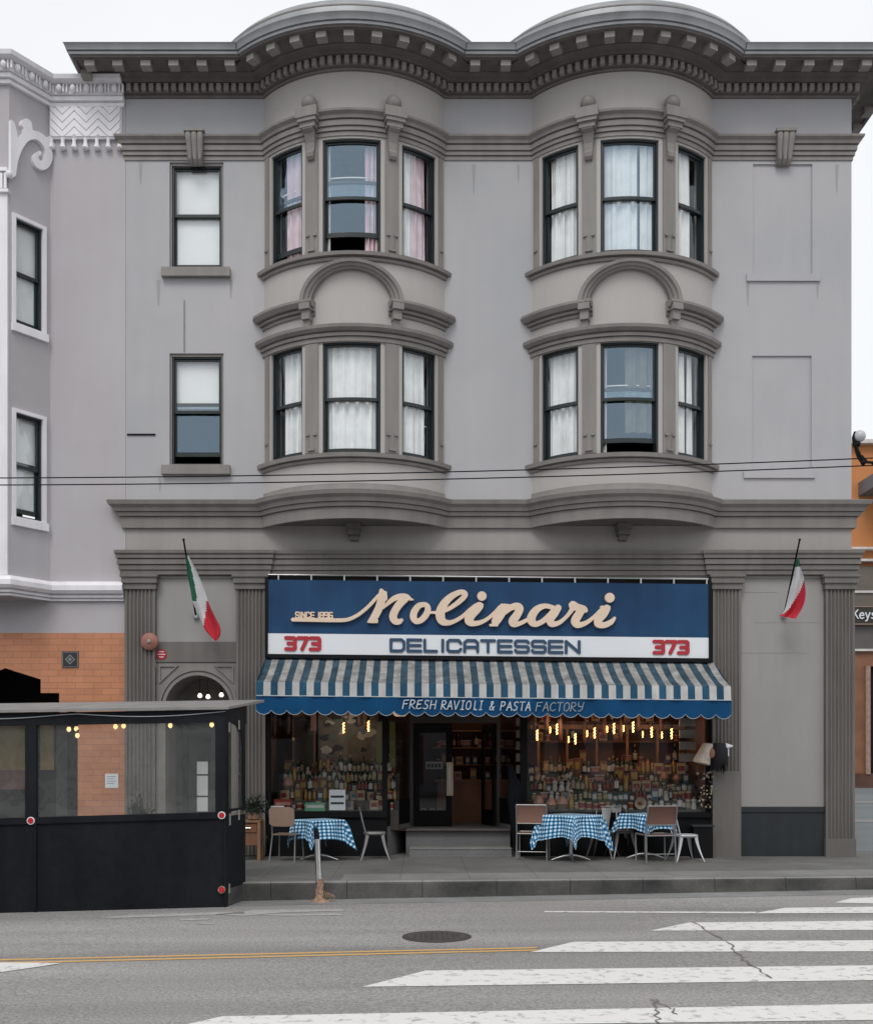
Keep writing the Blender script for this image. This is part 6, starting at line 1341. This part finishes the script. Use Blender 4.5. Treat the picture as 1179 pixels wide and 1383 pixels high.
# ================================================================== chairs and tables
def sling_chair(lab, m_s):
    t = thing('patio_chair', lab, 'chair'); al = M['alu']
    for sx_ in (-1, 1):
        mb = MB(); mb.tube([(sx_ * 0.245, -0.20, 0.0), (sx_ * 0.245, -0.22, 0.44)], 0.014, 8); build('leg', mb, al, t, smooth=50)
        mb = MB(); mb.tube([(sx_ * 0.245, 0.24, 0.0), (sx_ * 0.245, 0.20, 0.44), (sx_ * 0.245, 0.235, 0.62), (sx_ * 0.24, 0.30, 0.90)], 0.014, 8); build('leg', mb, al, t, smooth=50)
        mb = MB(); mb.tube([(sx_ * 0.245, -0.22, 0.44), (sx_ * 0.245, 0.20, 0.44)], 0.014, 8); build('side_rail', mb, al, t)
    mb = MB(); mb.tube([(-0.245, -0.22, 0.44), (0.245, -0.22, 0.44)], 0.014, 8); mb.tube([(-0.245, 0.20, 0.43), (0.245, 0.20, 0.43)], 0.012, 8); mb.tube([(-0.245, 0.22, 0.14), (0.245, 0.22, 0.14)], 0.008, 6); build('seat_frame', mb, al, t)
    mb = MB(); mb.tube([(-0.24, 0.30, 0.90), (0.24, 0.30, 0.90)], 0.014, 8); mb.tube([(-0.24, 0.235, 0.60), (0.24, 0.235, 0.60)], 0.011, 8); build('back_frame', mb, al, t)
    mb = MB(); rows = [[(x_, 0.235 + 0.065 * (z_ - 0.60) / 0.30 - 0.02 * math.sin(PI * (z_ - 0.60) / 0.29), z_) for z_ in [0.61 + 0.28 * j / 6 for j in range(7)]] for x_ in (-0.232, 0.232)]
    r2 = [[(a_[0], a_[1] + 0.008, a_[2]) for a_ in r_] for r_ in rows]; mb.rings([rows[0] + r2[0][::-1], rows[1] + r2[1][::-1]], True, True); build('backrest', mb, m_s, t, smooth=50)
    mb = MB(); mb.box(-0.232, 0.232, -0.21, 0.19, 0.432, 0.442); build('seat', mb, m_s, t)
    return t
def cafe_chair(lab, m_):
    t = thing('cafe_chair', lab, 'chair')
    for sx_ in (-1, 1):
        for sy_ in (-1, 1):
            mb = MB(); top = (sx_ * 0.15, sy_ * 0.15, 0.44); bot = (sx_ * 0.23, sy_ * 0.24, 0.0)
            rs = []
            for k in range(7):
                f = k / 6; e = f ** 1.6; c_ = [top[0] + (bot[0] - top[0]) * e, top[1] + (bot[1] - top[1]) * e, 0.44 * (1 - f)]; w_ = 0.045 * (1 - f) + 0.013
                rs.append([(c_[0] - sx_ * w_, c_[1], c_[2]), (c_[0] - sx_ * w_ * 0.3, c_[1] - sy_ * 0.004, c_[2]), (c_[0], c_[1], c_[2]), (c_[0], c_[1] - sy_ * w_, c_[2]), (c_[0] - sx_ * 0.008, c_[1] - sy_ * w_, c_[2]), (c_[0] - sx_ * 0.009, c_[1] - sy_ * 0.010, c_[2])])
            mb.rings(rs, True, True); build('leg', mb, m_, t, smooth=30)
    mb = MB(); n = 24; pr = lambda s_, z_: [(s_ * (abs(math.cos(a_)) ** 0.6 * math.copysign(1, math.cos(a_))), s_ * (abs(math.sin(a_)) ** 0.6 * math.copysign(1, math.sin(a_))), z_) for a_ in [2 * PI * j / n for j in range(n)]]
    mb.rings([pr(0.175, 0.41), pr(0.185, 0.435), pr(0.18, 0.45), pr(0.12, 0.443)], True, True); build('seat', mb, m_, t, smooth=40)
    mb = MB(); pts = [(-0.165, 0.15, 0.44), (-0.18, 0.20, 0.62), (-0.17, 0.235, 0.78), (-0.10, 0.25, 0.84), (0.10, 0.25, 0.84), (0.17, 0.235, 0.78), (0.18, 0.20, 0.62), (0.165, 0.15, 0.44)]
    mb.tube(pts, 0.012, 8); build('back_frame', mb, m_, t, smooth=50)
    mb = MB(); rs = [[(x_, 0.17 + 0.08 * (z_ - 0.44) / 0.4 + 0.01 * (1 - (x_ / w_) ** 2), z_) for x_ in [w_ * k / 4 for k in range(-4, 5)]] for z_, w_ in ((0.44, 0.05), (0.55, 0.055), (0.7, 0.07), (0.83, 0.09))]
    mb.rings(rs, False, False); build('back_splat', mb, m_, t, smooth=50); return t
def ply_chair(lab):
    t = thing('ply_chair', lab, 'chair')
    for sx_ in (-1, 1):
        mb = MB(); mb.tube([(sx_ * 0.21, -0.20, 0), (sx_ * 0.19, -0.17, 0.43)], 0.012, 8); build('leg', mb, M['alu'], t, smooth=50)
        mb = MB(); mb.tube([(sx_ * 0.21, 0.26, 0), (sx_ * 0.19, 0.17, 0.43), (sx_ * 0.185, 0.23, 0.72)], 0.012, 8); build('leg', mb, M['alu'], t, smooth=50)
    mb = MB(); mb.box(-0.20, 0.20, -0.20, 0.18, 0.43, 0.445); build('seat', mb, M['tan'], t)
    mb = MB(); rs = []
    for k in range(13):
        x_ = -0.21 + 0.42 * k / 12; y_ = 0.25 + 0.03 * (1 - (x_ / 0.21) ** 2); hh = 0.155 * (1 - abs(x_ / 0.215) ** 6 * 0.35); rs.append([(x_, y_, 0.73 - hh), (x_, y_ + 0.012, 0.73 - hh), (x_, y_ + 0.03, 0.73 + hh), (x_, y_ + 0.018, 0.73 + hh)])
    mb.rings(rs, True, True); build('backrest', mb, M['tan'], t, smooth=50); return t
def cafe_table(lab, labc, x, y, rz, seed, a=0.345, b=0.76, h=0.74):
    t = thing('cafe_table', lab, 'table', (x, y, 0), rz, group='cafe tables on the pavement')
    mb = MB(); mb.box(-a, a, -a, a, h - 0.03, h); build('tabletop', mb, M['sign_white'], t)
    mb = MB(); mb.tube([(0, 0, 0.05), (0, 0, h - 0.03)], 0.028, 12); build('column', mb, M['steel'], t, smooth=50)
    for k in range(4):
        an = PI / 2 * k + PI / 4; c_, s_ = math.cos(an), math.sin(an); mb = MB(); mb.tube([(0, 0, 0.09), (0.12 * c_, 0.12 * s_, 0.075), (0.25 * c_, 0.25 * s_, 0.035), (0.31 * c_, 0.31 * s_, 0.012)], [0.03, 0.024, 0.016, 0.012], 8); build('foot', mb, M['steel'], t, smooth=50)
    random.seed(seed); ph = [random.uniform(0, 6) for _ in range(4)]; n = 56; mb = MB(); uv = []
    for i in range(n + 1):
        for j in range(n + 1):
            u, v = -b + 2 * b * i / n, -b + 2 * b * j / n; cx0, cy0 = max(-a, min(a, u)), max(-a, min(a, v)); ex, ey = u - cx0, v - cy0; e = math.hypot(ex, ey)
            if e < 1e-6: x_, y_, z_ = u, v, h + 0.004
            else:
                cor = min(abs(ex), abs(ey)) / max(abs(ex), abs(ey))
                fl = 0.13 + 0.16 * cor; tpar = cy0 if abs(ex) > abs(ey) else cx0; wave = 0.042 * math.sin(tpar * 13 + ph[(0 if ex > 0 else 1) if abs(ex) > abs(ey) else (2 if ey > 0 else 3)]) * (1 - cor) + 0.05 * math.sin(7 * math.atan2(ey, ex) + ph[0]) * cor
                out_ = e * fl + wave * min(1, e / 0.15) + 0.008
                x_, y_ = cx0 + ex / e * out_, cy0 + ey / e * out_
                z_ = h + 0.004 - max(0, e - 0.012) * (0.93 + 0.10 * math.sin(tpar * 6 + ph[1])) 
            mb.v.append((x_, y_, z_)); uv.append((u * 15.5, v * 15.5))
    for i in range(n):
        for j in range(n): q = i * (n + 1) + j; mb.f.append((q, q + n + 1, q + n + 2, q + 1)); mb.m.append(0)
    c_ = build('tablecloth', mb, M['gingham'], uvs=uv); c_.data.polygons.foreach_set('use_smooth', [True] * len(c_.data.polygons)); c_.location = (x, y, 0); c_.rotation_euler = (0, 0, rz)
    tag(c_, labc, 'tablecloth', 'gingham tablecloths'); return t
def fx(px, Y): return XX(px, Y)
cafe_table('small table with steel foot left of the shop entrance, behind the rusty post', 'blue gingham cloth over the table left of the shop entrance', fx(431, -0.75), -0.75, rad(38), 1, a=0.29, b=0.66, h=0.66)
cafe_table('small table with steel foot between the brown backed chairs right of the entrance', 'blue gingham cloth over the middle table with corners hanging low', fx(771, -0.8), -0.8, rad(43), 2)
cafe_table('small table half hidden behind the darker brown backed chair', 'blue gingham cloth over the rightmost table behind the darker chair', fx(872, -0.5), -0.5, rad(35), 5, a=0.29, b=0.58)
c1 = sling_chair('brown backed aluminium chair at the left side of the middle table', M['sling']); c1.location = (fx(720, -0.55), -0.55, 0); c1.rotation_euler = (0, 0, rad(168)); c1['group'] = 'brown sling patio chairs'
c2 = sling_chair('darker brown backed aluminium chair seen from behind in front of the rightmost table', M['sling2']); c2.location = (fx(885, -1.0), -1.0, 0); c2.rotation_euler = (0, 0, rad(190)); c2['group'] = 'brown sling patio chairs'
ply_ = ply_chair('tan plywood backed chair at the left of the left table'); ply_.location = (fx(388, -0.9), -0.9, 0); ply_.rotation_euler = (0, 0, rad(168))
f0 = cafe_chair('steel cafe chair seen side on right of the left table', M['alu']); f0.location = (fx(506, -0.55), -0.55, 0); f0.rotation_euler = (0, 0, rad(95)); f0['group'] = 'steel cafe chairs'
dup(f0, (fx(814, -0.32), -0.32, 0), rad(-25), 'steel cafe chair whose back shows between the middle and rightmost tables', 'steel cafe chairs')
dup(f0, (fx(839, -0.16), -0.18, 0), rad(10), 'steel cafe chair behind the rightmost table against the shop window', 'steel cafe chairs')
w0 = cafe_chair('white metal cafe chair right of the darker brown backed chair', M['chair_white']); w0.location = (fx(925, -0.8), -0.8, 0); w0.rotation_euler = (0, 0, rad(100)); w0.scale = (1, 1, 0.95)
# bench or long seat under the left window
x = fx(530, -0.3); t = thing('planter_box', 'plain black box standing at the right end of the shop window', 'box', (fx(946, -0.2), -0.25, 0)); mb = MB(); mb.box(-0.16, 0.16, -0.13, 0.13, 0.0, 0.52); build('body', mb, M['black'], t); mb = MB(); mb.box(-0.18, 0.18, -0.15, 0.15, 0.52, 0.55); build('lid', mb, M['base'], t)

# cabinet with plant beside the shelter
x = fx(337, -0.65); t = thing('wooden_cabinet', 'reddish wooden stand with one drawer between the shelter and left table', 'cabinet', (x, -0.65, 0))
mb = MB(); mb.box(-0.20, 0.20, -0.20, 0.20, 0.62, 0.65); build('top', mb, M['oak'], t)
for sx_ in (-1, 1):
    for sy_ in (-1, 1): mb = MB(); mb.box(sx_ * 0.18 - 0.025, sx_ * 0.18 + 0.025, sy_ * 0.17 - 0.025, sy_ * 0.17 + 0.025, 0.0, 0.62); build('leg', mb, M['oak'] if sx_ > 0 else M['wood'], t)
mb = MB(); mb.box(-0.153, 0.153, -0.16, 0.16, 0.25, 0.619); build('body', mb, M['wood'], t)
mb = MB(); mb.box(-0.14, 0.14, -0.175, -0.161, 0.46, 0.60); dd_ = build('drawer', mb, M['copperwood'], t); mb = MB(); mb.tube([(-0.05, -0.19, 0.53), (0.05, -0.19, 0.53)], 0.008, 6); build('handle', mb, M['steel'], dd_)
def plant(name, lab, x, y, z, sc_, seed, n=420):
    random.seed(seed); t = thing(name, lab, 'plant', (x, y, z)); mb = MB(); mb.lathe([(0.07 * sc_, 0), (0.10 * sc_, 0.02), (0.12 * sc_, 0.12 * sc_), (0.105 * sc_, 0.12 * sc_)], n=16); build('pot', mb, M['rust'] if sc_ < 1.2 else M['black'], t, smooth=40)
    mb = MB()
    for k in range(n):
        th, ph_ = random.uniform(0, 2 * PI), math.acos(random.uniform(-0.5, 1)); r_ = 0.22 * sc_ * random.uniform(0.35, 1) * (1 + 0.25 * math.sin(3 * th)); c_ = Vector((r_ * math.sin(ph_) * math.cos(th), r_ * math.sin(ph_) * math.sin(th), 0.20 * sc_ + r_ * math.cos(ph_)))
        a_ = Vector((random.uniform(-1, 1), random.uniform(-1, 1), random.uniform(-.6, 1))).normalized() * 0.035 * sc_; b_ = a_.cross(Vector((random.uniform(-1, 1), random.uniform(-1, 1), random.uniform(-1, 1)))).normalized() * 0.014 * sc_
        mb.quad(c_ - a_, c_ + b_, c_ + a_, c_ - b_)
    build('foliage', mb, M['leaf'], t)
    mb = MB()
    for k in range(7): mb.tube([(0, 0, 0.08 * sc_), (0.1 * sc_ * math.cos(k), 0.1 * sc_ * math.sin(k), 0.3 * sc_)], 0.004, 4)
    build('stem', mb, M['leaf'], t)
plant('potted_plant', 'dark bushy pot plant on top of the wooden stand', fx(343, -0.65), -0.65, 0.652, 1.0, 4)
plant('potted_plant', 'dark pot plant low beside the fluted pilaster behind the shelter window', fx(188, -0.5), -0.5, 0.0, 1.0, 9)
for o_ in bpy.data.objects:
    if o_.name == 'potted_plant.001': o_.location.z = 0.0; o_.scale = (1.0, 1.0, 2.6)

# bent post at the kerb
bx0, by0 = G(436, 1214); by0 = kerb_y(bx0) - 0.20; bzr = road_z(bx0)
t = thing('parking_post', 'leaning chrome parking post with a rusty foot standing in the gutter', 'post', (bx0, by0, bzr))
mb = MB(); mb.tube([(-0.012, 0, 0.10), (-0.03, 0, 0.45), (-0.045, 0.0, 0.82)], [0.046, 0.040, 0.034], 16); build('pole', mb, mat('chrome', (0.75, 0.75, 0.77), 0.16, 0.15, 6, metal=1.0), t, smooth=60)
mb = MB(); mb.tube([(-0.045, 0, 0.82), (-0.052, 0, 0.90), (-0.07, 0, 0.97)], [0.036, 0.036, 0.02], 12); build('cap', mb, M['black'], t, smooth=60)
mb = MB(); mb.lathe([(0.13, 0.0), (0.12, 0.015), (0.075, 0.03), (0.053, 0.08), (0.047, 0.30)], (-0.01, 0, 0), n=18)
for k in range(5): mb.tube([(0.05 + k * 0.03, -0.03, 0.01), (0.075 + k * 0.028, -0.02, 0.06), (0.05 + k * 0.027, 0.0, 0.14 - k * 0.012)], 0.006, 5)
build('foot', mb, M['rust'], t, smooth=40)

# ================================================================== buildings across the street (unseen, added for glass reflections and daylight)
def far_block(x0, x1, h, col, lab):
    t = thing('unseen_street_building', lab, 'building', ((x0 + x1) / 2, -38, road_z(0)), st=True); m_ = mat('stucco_' + lab.split()[0], col, 0.8, 0.1, 0.5)
    mb = MB(); nb = int((x1 - x0) / 2.6); ww = (x1 - x0) / nb; holes = []
    for k in range(nb):
        for z_ in (0.4, 4.4, 7.6):
            if z_ + 2 < h: holes.append((x0 + k * ww + 0.7, x0 + (k + 1) * ww - 0.7, z_, z_ + (2.6 if z_ < 1 else 1.8)))
    fm_ = lambda u, z, d: (u, -36 - d, z)
    sheet(mb, fm_, x0, x1, -0.3, h, holes, 0.2); mb.quad((x0, -36, -0.3), (x0, -46, -0.3), (x0, -46, h), (x0, -36, h)); mb.quad((x1, -36, -0.3), (x1, -46, -0.3), (x1, -46, h), (x1, -36, h)); mb.quad((x0, -46, -0.3), (x1, -46, -0.3), (x1, -46, h), (x0, -46, h)); mb.quad((x0, -36, h), (x1, -36, h), (x1, -46, h), (x0, -46, h))
    build('wall', mb, m_, t)
    mb = MB(); mb.box(x0 - 0.1, x1 + 0.1, -36.0, -35.5, h - 0.35, h + 0.1); build('cornice', mb, M['cream'], t)
    for u0, u1, z0, z1 in holes: mb = MB(); mb.quad((u0, -36.19, z0), (u1, -36.19, z0), (u1, -36.19, z1), (u0, -36.19, z1)); build('window', mb, M['sash'], t)
far_block(-34, -12.5, 9.5, (0.30, 0.27, 0.22), 'buff stucco building added unseen across the street behind the viewpoint, left')
far_block(-12.3, 6.0, 11.0, (0.22, 0.24, 0.26), 'grey stucco building added unseen across the street behind the viewpoint, middle')
far_block(6.2, 34, 9.0, (0.34, 0.30, 0.28), 'pinkish stucco building added unseen across the street behind the viewpoint, right')
struct(build('far_pavement', (lambda q: (q.box(-80, 80, -60, -32, -1, 0.0), q)[1])(MB()), M['conc']))
